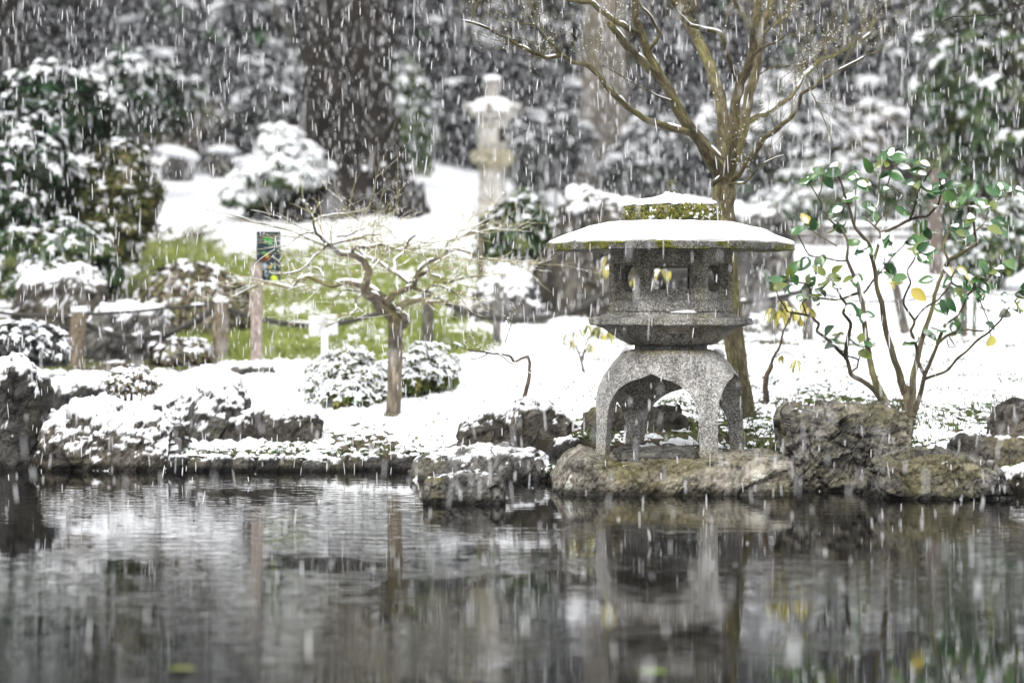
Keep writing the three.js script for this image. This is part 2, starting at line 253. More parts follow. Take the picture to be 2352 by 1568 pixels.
// ---------------------------------------------------------------- rocks
const STONE = { light: [[0.2, 0.182, 0.15], [0.38, 0.35, 0.295]], grey: [[0.1, 0.096, 0.09], [0.21, 0.2, 0.185]], brown: [[0.062, 0.055, 0.047], [0.15, 0.135, 0.113]], dark: [[0.04, 0.038, 0.036], [0.12, 0.114, 0.105]], tan: [[0.11, 0.104, 0.095], [0.28, 0.265, 0.24]], pale: [[0.3, 0.29, 0.28], [0.42, 0.41, 0.39]] };
function rock(name, label, { top, D, depth = 0.4, stone = 'grey', snow = 0, moss = 0.2, lichen = 0, wet = true, p = 0.5, under = 0, rough = 0.03, cell = 0.12, nu = 110, nv = 90, seed = 1, group, cat = 'rock', snowTilt = 0.55, sink = 0.12, mat }) {
  const pts = top.map(([x, y]) => P(x, y, D)), x0 = (pts[0].x + pts[pts.length - 1].x) / 2, yb = Math.min(...pts.map((q) => q.y)) - sink, H = Math.max(...pts.map((q) => q.y)) - yb;
  pts.unshift(V(pts[0].x - 0.01, yb, 0)); pts.push(V(pts[pts.length - 1].x + 0.01, yb, 0));
  const cum = [0]; for (let i = 1; i < pts.length; i++) cum.push(cum[i - 1] + Math.hypot(pts[i].x - pts[i - 1].x, pts[i].y - pts[i - 1].y));
  const L = cum[cum.length - 1], at = (s) => { let i = 1; while (i < cum.length - 1 && cum[i] < s) i++; const t = (s - cum[i - 1]) / (cum[i] - cum[i - 1]); return [lerp(pts[i - 1].x, pts[i].x, t), lerp(pts[i - 1].y, pts[i].y, t)]; };
  const arc = [0], NA = 300, sec = (a) => [H * Math.pow(Math.abs(Math.sin(a)), p), depth / 2 * Math.sign(Math.cos(a)) * Math.pow(Math.abs(Math.cos(a)), p)];
  for (let i = 1; i <= NA; i++) { const [a1, b1] = sec((i - 1) / NA * Math.PI), [a2, b2] = sec(i / NA * Math.PI); arc.push(arc[i - 1] + Math.hypot(a2 - a1, b2 - b1)); }
  const even = (v) => { const s = v * arc[NA]; let i = 1; while (i < NA && arc[i] < s) i++; return (i - 1 + (s - arc[i - 1]) / Math.max(1e-9, arc[i] - arc[i - 1])) / NA; };
  const pw = (c, e) => Math.sign(c) * Math.pow(Math.abs(c), e);
  const g0 = grid(nu, nv, (u, v) => {
    const [x, y] = at(u * L), h = Math.max(0.001, y - yb), f = Math.pow(clamp(h / H), 0.4), a = Math.PI * even(v), yy = h * pw(Math.sin(a), p), k = 1 - under * Math.pow(1 - clamp(yy / H), 2);
    return V((x - x0) * k, yb + yy, depth / 2 * f * pw(Math.cos(a), p) * k);
  });
  const pos = g0.attributes.position, n = g0.attributes.normal, crack = new Float32Array(pos.count), fs = 1 / cell, dv = (i) => {
    const x = pos.getX(i), y = pos.getY(i), z = pos.getZ(i), wx = x + 0.012 * noise(x * 9, y * 9, z * 9 + seed), [a, e] = facet(wx * fs + seed * 7.3, y * fs * 1.2, z * fs, seed), [b, e2] = facet(x * fs * 2.7 + seed, y * fs * 2.7, z * fs * 2.7 + 3, seed + 5);
    crack[i] = Math.min(e, e2 * 1.6); return rough * (a + 0.45 * b + 0.3 * fbm(x * 22, y * 22, z * 22 + seed, 3)) + (D > 14 ? 0.008 : 0.0045) * fbm(x * 75, y * 75, z * 75, 2) - rough * 0.3 * (1 - sstep(0, 0.06, e)) * sstep(0, 0.4, fbm(x * 5, y * 5, z * 5 + seed, 2));
  };
  const d = Float32Array.from({ length: pos.count }, (_, i) => dv(i)), ny = Float32Array.from({ length: pos.count }, (_, i) => n.getY(i));
  for (let i = 0; i < pos.count; i++) pos.setXYZ(i, pos.getX(i) + n.getX(i) * d[i], pos.getY(i) + n.getY(i) * d[i], pos.getZ(i) + n.getZ(i) * d[i]);
  g0.computeVertexNormals();
  const S = new Float32Array(pos.count);
  if (snow) { for (let i = 0; i < pos.count; i++) { const x = pos.getX(i), y = pos.getY(i), z = pos.getZ(i), f = D > 14 ? 0.5 : 1; S[i] = sstep(snowTilt, snowTilt + 0.1, 0.5 * ny[i] + 0.5 * n.getY(i) + (snow - 0.7) * 0.8 + 0.34 * fbm(x * 55 * f, y * 55 * f, z * 55 * f + seed, 3) + 0.5 * fbm(x * 13, y * 13, z * 13 + seed, 3)) * sstep(-0.1, 0.12, ny[i]); } for (let i = 0; i < pos.count; i++) pos.setY(i, pos.getY(i) + S[i] * (0.003 + 0.014 * sstep(0.5, 0.95, ny[i]) * snow)); g0.computeVertexNormals(); }
  const [c1, c2] = STONE[stone];
  tint(g0, (q, nn, i) => {
    const a = sstep(-0.45, 0.45, fbm(q.x * 5 + seed, q.y * 5, q.z * 5, 4)), f = 0.92 + 1.0 * fbm(q.x * 90, q.y * 90, q.z * 90, 2) + 0.85 * fbm(q.x * 19, q.y * 30, q.z * 19 + seed, 3), cm = sstep(-0.05, 0.35, fbm(q.x * 5, q.y * 5, q.z * 5 + seed, 2)), k = (1 - 0.8 * cm * (1 - sstep(0, 0.05, crack[i]))) * (0.8 + 0.35 * fbm(q.x * 45, q.y * 8, q.z * 45, 2)) * Math.max(0.16, f);
    let c = [0, 1, 2].map((j) => lerp(c1[j], c2[j], a) * k);
    const mo = moss * 1.6 * sstep(0.02, 0.5, fbm(q.x * 4 + 9, q.y * 4 + seed, q.z * 4, 4) + (nn.y - 0.2) * 0.25 + (moss - 0.3) * 0.3), mk = clamp(mo); c = [0, 1, 2].map((j) => lerp(c[j], [0.125, 0.108, 0.03][j] * f, mk * 0.85));
    if (lichen && fbm(q.x * 13 + 3, q.y * 13, q.z * 13 + seed, 2) > 0.62 - lichen) c = [0.55, 0.55, 0.47];
    if (wet) { const w = 0.22 + 0.78 * sstep(0.008, 0.05 + 0.02 * noise(q.x * 12, 1, q.z * 12), q.y); c = c.map((e) => e * w); }
    return [0, 1, 2].map((j) => Math.max(0.004, lerp(c[j], [0.9, 0.91, 0.93][j], S[i])));
  });
  const g = boxUV(g0.toNonIndexed(), 0.5); g.translate(0, -yb, 0);
  const o = mesh(name, g, mat ?? (D > 14 ? M.rockFar : M.rock)); o.position.set(x0, yb, -D); return tag(o, label, cat, group);
}
// under and around the lantern
rock('base_rock', 'broad flat-topped tan rock in the water carrying the near stone lantern', { top: [[1268, 1142], [1274, 1092], [1300, 1054], [1335, 1030], [1356, 1036], [1400, 1049], [1560, 1047], [1660, 1039], [1740, 1037], [1790, 1040], [1802, 1075], [1806, 1142]], D: 11.12, depth: 1.05, stone: 'light', moss: 0.4, lichen: 0.16, p: 0.3, rough: 0.02, cell: 0.26, nu: 240, nv: 150, seed: 3, sink: 0.06 });
rock('stepping_rock', 'small mossy flat rock standing alone in the open water', { top: [[975, 1162], [977, 1104], [984, 1094], [1040, 1090], [1062, 1082], [1095, 1085], [1112, 1090], [1148, 1093], [1155, 1102], [1158, 1162]], D: 10.3, depth: 0.26, stone: 'grey', moss: 0.8, snow: 0.04, lichen: 0.08, p: 0.22, rough: 0.011, cell: 0.09, nu: 130, nv: 90, seed: 8, sink: 0.05 });
rock('shore_rock', 'low wide grey rock at the waterline behind the small mossy rock, dusted with snow', { top: [[936, 1104], [950, 1062], [985, 1042], [1060, 1032], [1150, 1022], [1225, 1030], [1262, 1052], [1276, 1106]], D: 11.75, depth: 0.6, stone: 'grey', moss: 0.2, snow: 0.4, p: 0.6, rough: 0.022, nu: 150, nv: 100, seed: 12, snowTilt: 0.62 });
rock('peaked_rock', 'brown pointed rock with snow on its ridge, on the bank behind the flat grey one', { top: [[1057, 1028], [1058, 978], [1095, 958], [1145, 938], [1185, 920], [1222, 921], [1262, 939], [1300, 962], [1331, 990], [1322, 1008], [1290, 1022]], D: 12.0, depth: 0.45, stone: 'brown', moss: 0.15, snow: 0.66, p: 0.75, rough: 0.03, cell: 0.16, nu: 160, nv: 100, seed: 17, snowTilt: 0.74 });
rock('corner_rock', 'small dark angular rock wedged beside the lantern base, topped with snow', { top: [[1255, 1070], [1262, 1030], [1275, 1014], [1312, 1006], [1330, 1012], [1332, 1070]], D: 11.65, depth: 0.26, stone: 'dark', moss: 0.12, snow: 0.5, p: 0.4, rough: 0.02, nu: 80, nv: 60, seed: 21, snowTilt: 0.72 });
rock('standing_rock', 'upright olive rock just behind the outer leg of the near lantern', { top: [[1318, 1050], [1330, 990], [1346, 950], [1362, 937], [1420, 934], [1448, 950], [1462, 1050]], D: 11.95, depth: 0.3, stone: 'brown', moss: 0.5, p: 0.45, rough: 0.024, nu: 90, nv: 70, seed: 23 });
rock('hollow_rock', 'dark cracked rock seen through the arch of the near lantern', { top: [[1470, 1040], [1482, 970], [1500, 940], [1540, 936], [1566, 950], [1580, 985], [1582, 1040]], D: 11.95, depth: 0.3, stone: 'dark', moss: 0.1, p: 0.5, rough: 0.04, cell: 0.1, nu: 90, nv: 70, seed: 27 });
rock('stone_slab', 'thin flat grey slab lying between the legs of the near lantern', { top: [[1412, 1058], [1414, 1034], [1440, 1030], [1540, 1028], [1596, 1030], [1600, 1058]], D: 11.08, depth: 0.42, stone: 'grey', moss: 0.08, wet: false, p: 0.3, rough: 0.01, nu: 90, nv: 60, seed: 29, sink: 0.02, cat: 'stone slab' });
// to the right
rock('block_boulder', 'big blocky grey-brown boulder under the leafy shrub, deeply chipped and undercut at the water', { top: [[1790, 1118], [1797, 1050], [1796, 985], [1800, 945], [1812, 932], [1870, 930], [1960, 929], [2030, 934], [2066, 946], [2080, 965], [2085, 1000], [2080, 1060], [2040, 1118]], D: 11.1, depth: 0.62, stone: 'tan', moss: 0.3, snow: 0.3, under: 0.3, p: 0.34, rough: 0.04, cell: 0.14, nu: 300, nv: 200, seed: 34, sink: 0.05, snowTilt: 0.8 });
rock('long_boulder', 'long low mossy boulder half in the water beside the big blocky one', { top: [[1990, 1145], [1994, 1108], [2012, 1076], [2034, 1046], [2075, 1037], [2150, 1036], [2215, 1044], [2260, 1060], [2294, 1080], [2306, 1110], [2312, 1142]], D: 10.65, depth: 0.5, stone: 'grey', moss: 0.36, lichen: 0.04, p: 0.5, rough: 0.032, cell: 0.12, nu: 250, nv: 170, seed: 38, sink: 0.06 });
rock('ledge_rock', 'brown ledge-shaped rock cut by the frame edge, at the foot of the round brown one', { top: [[2190, 1035], [2194, 1004], [2210, 993], [2260, 1000], [2330, 1012], [2400, 1016], [2410, 1060]], D: 11.2, depth: 0.3, stone: 'brown', moss: 0.3, snow: 0.3, p: 0.4, rough: 0.024, nu: 110, nv: 70, seed: 41, snowTilt: 0.75 });
rock('round_rock', 'rounded brown rock at the frame edge standing on the ledge above the water', { top: [[2278, 1010], [2284, 960], [2302, 936], [2325, 928], [2380, 926], [2440, 950], [2450, 1010]], D: 11.5, depth: 0.4, stone: 'brown', moss: 0.24, p: 0.5, rough: 0.026, nu: 90, nv: 70, seed: 44 });
rock('shore_rock', 'wet dark rock at the frame edge low on the waterline, below the ledge rock', { top: [[2300, 1118], [2318, 1084], [2360, 1072], [2440, 1070], [2460, 1118]], D: 10.9, depth: 0.35, stone: 'dark', moss: 0.3, snow: 0.62, p: 0.5, rough: 0.02, nu: 80, nv: 60, seed: 46 });
// to the left
rock('tall_boulder', 'tall dark upright boulder with a thick snow cap at the frame edge over the water', { top: [[-90, 1075], [-90, 870], [-50, 836], [10, 832], [40, 826], [66, 834], [82, 850], [96, 875], [99, 930], [104, 1000], [96, 1075]], D: 12.5, depth: 0.5, stone: 'dark', moss: 0.08, snow: 0.75, p: 0.5, rough: 0.04, cell: 0.16, nu: 150, nv: 100, seed: 51, snowTilt: 0.55 });
rock('lumpy_boulder', 'wide lumpy boulder speckled with snow, at the waterline next to the tall dark one', { top: [[78, 1075], [90, 1010], [120, 955], [170, 930], [250, 926], [330, 930], [375, 948], [408, 972], [418, 1010], [408, 1075]], D: 12.55, depth: 0.8, stone: 'brown', moss: 0.16, snow: 0.7, p: 0.75, rough: 0.04, cell: 0.13, nu: 190, nv: 120, seed: 55, snowTilt: 0.5 });
rock('slab_boulder', 'slanting slab-like boulder buried under smooth snow, behind the lumpy one', { top: [[345, 985], [352, 930], [380, 890], [420, 868], [470, 850], [510, 852], [545, 880], [566, 915], [560, 940], [520, 965], [500, 985]], D: 13.2, depth: 0.7, stone: 'dark', moss: 0.14, snow: 0.95, p: 0.6, rough: 0.03, nu: 140, nv: 100, seed: 59, snowTilt: 0.42 });
rock('hump_rock', 'low brown humped rock in the snow between the slanting slab and the twisted tree', { top: [[515, 985], [535, 958], [575, 942], [640, 938], [690, 940], [722, 955], [735, 975]], D: 13.0, depth: 0.4, stone: 'brown', moss: 0.15, snow: 0.5, wet: false, p: 0.55, rough: 0.024, nu: 110, nv: 70, seed: 62 });
rock('edging_stone', 'low dark edging stone with snow behind the lumpy boulder', { top: [[95, 915], [110, 880], [170, 866], [235, 862], [262, 880], [270, 915]], D: 14, depth: 0.3, stone: 'dark', snow: 0.9, wet: false, rough: 0.024, nu: 80, nv: 50, seed: 66 });
rock('edging_stone', 'thin dark edging stone lying at the foot of the trail sign post', { top: [[500, 862], [506, 842], [540, 838], [600, 838], [628, 842], [634, 862]], D: 15.6, depth: 0.15, stone: 'dark', snow: 0.8, wet: false, rough: 0.01, nu: 70, nv: 40, seed: 67, snowTilt: 0.6 });
rock('upright_rock', 'tall snow-capped rock behind the fence rope, left of the clipped brown bush', { top: [[28, 830], [38, 700], [50, 650], [70, 632], [120, 628], [175, 614], [215, 620], [236, 650], [240, 760], [235, 830]], D: 17, depth: 0.5, stone: 'brown', moss: 0.1, snow: 0.78, wet: false, p: 0.5, rough: 0.045, cell: 0.16, nu: 120, nv: 80, seed: 71, snowTilt: 0.5 });
rock('flat_rock', 'lower rock with a flat line of snow under the sagging fence rope', { top: [[195, 830], [205, 730], [230, 708], [290, 700], [370, 702], [392, 740], [400, 830]], D: 16.8, depth: 0.4, stone: 'grey', moss: 0.1, snow: 0.72, wet: false, p: 0.5, rough: 0.04, nu: 110, nv: 70, seed: 74, snowTilt: 0.5 });
rock('outcrop_rock', 'large brown outcrop behind the rope with a rim of snow, left of the near lantern', { top: [[1222, 790], [1240, 600], [1262, 500], [1300, 446], [1340, 442], [1400, 452], [1450, 466], [1490, 480], [1500, 640], [1510, 790]], D: 20.5, depth: 1.2, stone: 'brown', moss: 0.16, snow: 0.66, wet: false, p: 0.42, rough: 0.07, cell: 0.3, nu: 150, nv: 100, seed: 81, snowTilt: 0.62 });
rock('outcrop_rock', 'grey outcrop directly behind the near lantern, hidden mostly by its roof', { top: [[1440, 790], [1455, 560], [1480, 486], [1560, 470], [1640, 468], [1700, 476], [1730, 520], [1736, 790]], D: 21.5, depth: 1.2, stone: 'dark', moss: 0.1, snow: 0.68, wet: false, p: 0.42, rough: 0.07, cell: 0.3, nu: 120, nv: 90, seed: 84, snowTilt: 0.55 });
rock('outcrop_rock', 'tall grey outcrop with vertical streaks showing to the right of the near lantern', { top: [[1664, 790], [1676, 560], [1690, 500], [1720, 478], [1770, 480], [1796, 500], [1806, 600], [1812, 790]], D: 20, depth: 0.8, stone: 'grey', moss: 0.1, snow: 0.66, wet: false, p: 0.42, rough: 0.06, cell: 0.26, nu: 110, nv: 90, seed: 87, snowTilt: 0.6 });
rock('scree_rock', 'low snowy rock pile behind the rope between the wooden post and the brown outcrop', { top: [[1040, 800], [1060, 700], [1100, 650], [1160, 628], [1210, 640], [1240, 690], [1262, 800]], D: 19.2, depth: 0.7, stone: 'grey', moss: 0.12, snow: 0.76, wet: false, p: 0.7, rough: 0.07, cell: 0.14, nu: 130, nv: 90, seed: 91, snowTilt: 0.55 });
rock('scree_rock', 'low grey stones along the back edge of the lawn right of the near lantern', { top: [[1700, 790], [1720, 738], [1760, 726], [1810, 738], [1836, 760], [1842, 790]], D: 18.8, depth: 0.4, stone: 'grey', snow: 0.68, wet: false, p: 0.6, rough: 0.05, nu: 90, nv: 60, seed: 93 });
const bench = rock('bench_rock', 'flat snow-topped stone beside the roots of the huge tree', { top: [[872, 475], [878, 436], [890, 420], [930, 417], [970, 421], [978, 445], [975, 475]], D: 28, depth: 0.5, stone: 'grey', snow: 0.7, wet: false, p: 0.3, rough: 0.03, nu: 70, nv: 50, seed: 95, snowTilt: 0.5 });
{ const c = mesh('snow_cap', blobGeo(77, 3, 0.15), M.snowBlob, bench); c.position.copy(P(926, 424, 28).sub(bench.position)); c.scale.set(0.27, 0.055, 0.26); }
[[[372, 425], [378, 380], [396, 350], [420, 352], [438, 385], [440, 425]], [[488, 425], [490, 365], [500, 346], [522, 348], [530, 366], [530, 425]], [[536, 430], [538, 385], [550, 370], [574, 372], [580, 388], [582, 430]]].forEach((top, i) => {
  const D = 30 + i * 0.7, s = D / F, o = rock('snowy_stone', ['broad dark stone with a drooping cap of snow on the slope past the dark bushes', 'narrow upright stone with a round snow cap, middle one of three far stones', 'low stone with a flat cap of snow next to the white cone-shaped bush'][i], { top, D, depth: 0.45, stone: 'dark', snow: 0, wet: false, p: 0.45, rough: 0.04, nu: 60, nv: 44, seed: 101 + i });
  const [cx, cy, w, h] = [[406, 352, 48, 15], [510, 345, 32, 11], [560, 370, 36, 10]][i], c = mesh('snow_cap', blobGeo(i + 40, 3, 0.18), M.snowBlob, o); c.position.copy(P(cx, cy, D).sub(o.position)); c.scale.set(w * s, h * s, 0.26); c.rotation.z = [-0.22, -0.04, 0.05][i];
});
for (let i = 0; i < 11; i++) { const x = 412 + i * 50 + 14 * noise(i * 3.1, 2), w = 58 + 14 * noise(i * 2.3, 5), t = 1050 + 6 * noise(i * 1.7, 9); rock('edging_stone', 'dark wet stones edging the pond below the lip of snow on the near bank', { top: [[x - w / 2, 1088], [x - w / 2 + 3, t + 8], [x - w / 4, t], [x + w / 4, t + 2], [x + w / 2 - 3, t + 9], [x + w / 2, 1088]], D: 12.22 + 0.05 * noise(i, 4), depth: 0.16, stone: 'dark', moss: 0.2, snow: 0.4, snowTilt: 0.7, p: 0.4, rough: 0.016, cell: 0.08, nu: 54, nv: 44, seed: 120 + i, sink: 0.05, group: 'stones edging the near bank' }); }

// ---------------------------------------------------------------- the near lantern: snow-viewing lantern on four arched legs
const HEX = Math.PI / 3;
function hexR(R, w, turn, round) { const a = (((w - turn) % HEX) + HEX) % HEX - HEX / 2; return R * lerp(Math.cos(HEX / 2) / Math.cos(a), 0.985, round); }
function loft(rings, { turn = 0, n = 132, hex = true, wob = 0.002, seed = 0 } = {}) { // rings [R, h, round]; angle 0 faces the eye
  return grid(n, rings.length - 1, (u, v) => { const [R, h, rd = 0.12] = rings[Math.round(v * (rings.length - 1))], w = -u * Math.PI * 2, r = (hex ? hexR(R, w, turn + HEX / 2, rd) : R) * (1 + wob * 4 * noise(Math.cos(w) * 3 + seed, Math.sin(w) * 3, h * 30)); return V(Math.sin(w) * r, h + (R > 0.001 ? wob * noise(Math.sin(w) * 9, h * 40 + seed, Math.cos(w) * 9) : 0), Math.cos(w) * r); }, true);
}
const refine = (rings, k) => { const o = []; for (let i = 0; i < rings.length - 1; i++) for (let j = 0; j < k; j++) o.push([0, 1, 2].map((c) => lerp(rings[i][c] ?? 0.12, rings[i + 1][c] ?? 0.12, j / k))); o.push(rings[rings.length - 1]); return o; };
const SHADE_DIM = (p) => SPECK(p).map((c) => c * 0.95);  // shade under the roof put into the colour of platform and fire box
const stoneGeo = (g, crease = 0.6, speck = SHADE_DIM) => tint(boxUV(toCreasedNormals(g, crease), 0.8), speck);
const mossy = (amt) => (q, n) => { const f = 0.85 + 0.4 * fbm(q.x * 40, q.y * 40, q.z * 40, 2), m = clamp(amt * 2 * sstep(-0.15, 0.4, fbm(q.x * 16, q.y * 16, q.z * 16, 3) + (amt - 0.5))); return [lerp(0.9, 0.62, m) * f, lerp(0.9, 0.66, m) * f, lerp(0.88, 0.12, m) * f]; };
{
  const o = P(1541, 1115, 11.2), T = thing('stone_lantern', 'near stone lantern with broad snow-covered roof and four arched legs, standing on a rock', 'stone lantern', [o.x, 0, -11.2]);
  // arched legs: a bell of stone with four cusped openings
  const ev = new Evaluator(); ev.useGroups = false; ev.attributes = ['position', 'normal'];
  const prof = [[0.001, 0.626], [0.18, 0.626], [0.205, 0.621], [0.236, 0.6], [0.27, 0.562], [0.308, 0.508], [0.334, 0.452], [0.35, 0.38], [0.358, 0.29], [0.362, 0.2], [0.365, 0.15], [0.294, 0.15], [0.292, 0.2], [0.287, 0.3], [0.276, 0.38], [0.245, 0.44], [0.2, 0.485], [0.12, 0.508], [0.001, 0.512]];
  prof.reverse(); const bell = new Brush(new THREE.LatheGeometry(prof.map(([r, h]) => new THREE.Vector2(r, h)), 140).toNonIndexed()); bell.updateMatrixWorld();
  const arch = (apex) => { const s = new THREE.Shape(), a = 0.214, sp = apex - 0.145; s.moveTo(-a - 0.012, 0.1); s.lineTo(-a, sp - 0.06); s.bezierCurveTo(-a, sp + 0.03, -a * 0.72, apex - 0.05, -a * 0.36, apex - 0.028); s.bezierCurveTo(-a * 0.2, apex - 0.02, -0.03, apex - 0.012, 0, apex); s.bezierCurveTo(0.03, apex - 0.012, a * 0.2, apex - 0.02, a * 0.36, apex - 0.028); s.bezierCurveTo(a * 0.72, apex - 0.05, a, sp + 0.03, a, sp - 0.06); s.lineTo(a + 0.012, 0.1); s.closePath(); return s; };
  let cur = bell; const legTurn = 24.5 * Math.PI / 180;
  for (let k = 0; k < 4; k++) { const w = legTurn - Math.PI / 4 + k * Math.PI / 2, b = new Brush(new THREE.ExtrudeGeometry(arch(k === 0 || k === 1 ? 0.522 : 0.45), { depth: 0.55, bevelEnabled: false, curveSegments: 16 })); b.geometry.deleteAttribute('uv'); b.rotation.y = w; b.updateMatrixWorld(); const r = ev.evaluate(cur, b, SUBTRACTION); cur = new Brush(r.geometry); cur.updateMatrixWorld(); }
  bell.geometry.deleteAttribute?.('uv');
  let lg = cur.geometry.clone(); if (lg.index) lg = lg.toNonIndexed(); for (const k of Object.keys(lg.attributes)) if (k !== 'position') lg.deleteAttribute(k);
  lg.clearGroups(); lg = toCreasedNormals(mergeVertices(lg, 1e-4), 0.55);
  mesh('arched_legs', tint(boxUV(lg, 0.8), (q, n) => { const f = SPECK(q)[0] * 1.08, m = 0.75 * sstep(0.6, 0.626, q.y + 0.02 * noise(q.x * 30, q.z * 30)) + 0.5 * sstep(0.2, 0.15, q.y + 0.03 * noise(q.x * 20, q.y * 9, q.z * 20)); return [f * lerp(1, 0.8, m), f * lerp(1, 0.72, m), f * lerp(1, 0.34, m)]; }), M.granite, T);
  // neck, hexagonal platform
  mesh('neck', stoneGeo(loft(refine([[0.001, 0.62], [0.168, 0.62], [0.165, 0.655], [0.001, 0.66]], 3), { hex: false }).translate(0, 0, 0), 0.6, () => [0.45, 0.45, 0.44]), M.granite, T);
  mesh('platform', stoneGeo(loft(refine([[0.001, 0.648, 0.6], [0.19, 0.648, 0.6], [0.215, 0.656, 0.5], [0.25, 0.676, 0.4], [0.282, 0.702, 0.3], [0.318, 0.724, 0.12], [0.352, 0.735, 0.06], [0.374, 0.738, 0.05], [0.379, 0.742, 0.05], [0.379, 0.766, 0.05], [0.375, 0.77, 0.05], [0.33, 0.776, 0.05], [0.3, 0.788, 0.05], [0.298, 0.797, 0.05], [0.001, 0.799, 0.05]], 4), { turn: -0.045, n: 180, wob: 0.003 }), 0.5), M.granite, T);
  // fire box: plinth, six corner posts, six panels with window holes, top band
  const turn = -0.05, R = 0.284, side = R, ap = R * Math.cos(HEX / 2);
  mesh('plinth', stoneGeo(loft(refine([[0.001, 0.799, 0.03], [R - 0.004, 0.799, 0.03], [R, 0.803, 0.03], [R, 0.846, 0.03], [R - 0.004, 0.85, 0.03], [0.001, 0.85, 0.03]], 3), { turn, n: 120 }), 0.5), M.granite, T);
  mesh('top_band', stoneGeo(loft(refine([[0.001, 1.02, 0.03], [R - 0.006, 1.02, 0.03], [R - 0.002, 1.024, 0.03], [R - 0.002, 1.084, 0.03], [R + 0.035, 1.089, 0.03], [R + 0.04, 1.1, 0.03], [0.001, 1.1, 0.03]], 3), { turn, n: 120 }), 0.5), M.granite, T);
  for (let k = 0; k < 6; k++) {
    const w = turn + HEX / 2 + k * HEX, c = V(Math.sin(w) * R, 0, Math.cos(w) * R), e = 0.043, s = new THREE.Shape(), inw = 0.062;
    const A = V(Math.sin(w + HEX) * R - c.x, 0, Math.cos(w + HEX) * R - c.z).normalize(), B = V(Math.sin(w - HEX) * R - c.x, 0, Math.cos(w - HEX) * R - c.z).normalize(), I = c.clone().normalize().negate();
    const pt = [c, c.clone().addScaledVector(B, e), c.clone().addScaledVector(B, e).addScaledVector(I, inw * 0.6), c.clone().addScaledVector(I, inw), c.clone().addScaledVector(A, e).addScaledVector(I, inw * 0.6), c.clone().addScaledVector(A, e)].map((q) => new THREE.Vector2(q.x, -q.z));
    pt.forEach((q, i) => (i ? s.lineTo(q.x, q.y) : s.moveTo(q.x, q.y))); s.closePath();
    const g = new THREE.ExtrudeGeometry(s, { depth: 0.169, steps: 6, bevelEnabled: false }).rotateX(-Math.PI / 2).translate(0, 0.8505, 0);
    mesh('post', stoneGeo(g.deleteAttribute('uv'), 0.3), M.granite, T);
    const wf = turn + k * HEX, ps = new THREE.Shape(), hw = side / 2 - e + 0.003, hole = new THREE.Path();
    ps.moveTo(-hw, 0); ps.lineTo(hw, 0); ps.lineTo(hw, 0.17); ps.lineTo(-hw, 0.17); ps.closePath();
    if (k % 3 === 0) { hole.moveTo(-0.09, 0.05); hole.lineTo(-0.09, 0.152); hole.lineTo(0.09, 0.152); hole.lineTo(0.09, 0.05); hole.closePath(); } else hole.absellipse(0, 0.1, 0.088, 0.062, 0, Math.PI * 2, true);
    ps.holes.push(hole);
    const pg = new THREE.ExtrudeGeometry(ps, { depth: 0.045, bevelEnabled: false, curveSegments: 20 }).deleteAttribute('uv').translate(0, 0.8505, ap - 0.07).rotateY(wf);
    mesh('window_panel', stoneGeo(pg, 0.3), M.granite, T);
  }
  // roof with its own snow, mossy cap, snow on the cap, finial
  const Rr = 0.572, rt = 0.005;
  const roof = loft(refine([[0.001, 1.101, 0.05], [0.3, 1.1, 0.05], [0.5, 1.084, 0.05], [Rr - 0.008, 1.077, 0.04], [Rr, 1.081, 0.04], [Rr, 1.108, 0.04], [Rr - 0.006, 1.113, 0.05], [0.44, 1.16, 0.1], [0.3, 1.196, 0.25], [0.2, 1.21, 0.4], [0.001, 1.212, 0.5]], 4), { turn: rt, n: 240, wob: 0.0035 });
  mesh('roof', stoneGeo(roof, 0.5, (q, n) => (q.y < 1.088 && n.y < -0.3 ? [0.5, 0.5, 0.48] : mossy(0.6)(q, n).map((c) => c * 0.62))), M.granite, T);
  const cover = loft(refine([[Rr - 0.022, 1.104, 0.05], [Rr - 0.007, 1.108, 0.05], [Rr - 0.01, 1.119, 0.06], [Rr - 0.045, 1.134, 0.09], [0.45, 1.17, 0.15], [0.38, 1.193, 0.22], [0.3, 1.209, 0.35], [0.22, 1.214, 0.5], [0.001, 1.216, 0.5]], 5), { turn: rt, n: 240, wob: 0.0045, seed: 4 });
  mesh('snow_cover', cover, M.snow, T);
  const capG = grid(120, 28, (u, v) => { const w = -u * Math.PI * 2, t = v * Math.PI, r = 0.175 + 0.044 * Math.pow(Math.abs(Math.sin(t)), 0.6), y = 1.256 - Math.cos(t) * 0.042, k = 1 + 0.03 * fbm(Math.cos(w) * 9, Math.sin(w) * 9, y * 70, 3); return V(Math.sin(w) * r * k, y + 0.003 * noise(w * 9, y * 60), Math.cos(w) * r * k); }, true);
  const cap = mesh('roof_cap', tint(boxUV(capG.toNonIndexed(), 0.8), mossy(0.62)), M.granite, T);
  const R0 = rng(77), tufts = [];
  for (let i = 0; i < 1500; i++) { const w = R0() * 6.283, t = Math.PI * (0.1 + 0.72 * R0()), r = 0.175 + 0.045 * Math.pow(Math.sin(t), 0.6), y = 1.256 - Math.cos(t) * 0.042; if (fbm(Math.cos(w) * 4, Math.sin(w) * 4, y * 20, 2) < -0.12) continue; const k = R0(); tufts.push([mat4(V(Math.sin(w) * r, y, Math.cos(w) * r), [R0() * 3, R0() * 3, R0() * 3], 0.003 + 0.006 * R0()), k < 0.4 ? C(0.13, 0.135, 0.03) : k < 0.62 ? C(0.2, 0.17, 0.05) : k < 0.9 ? C(0.05, 0.055, 0.02) : C(0.7, 0.7, 0.7)]); }
  many('moss', blobGeo(5, 1, 0.5), M.leaf, tufts, cap);
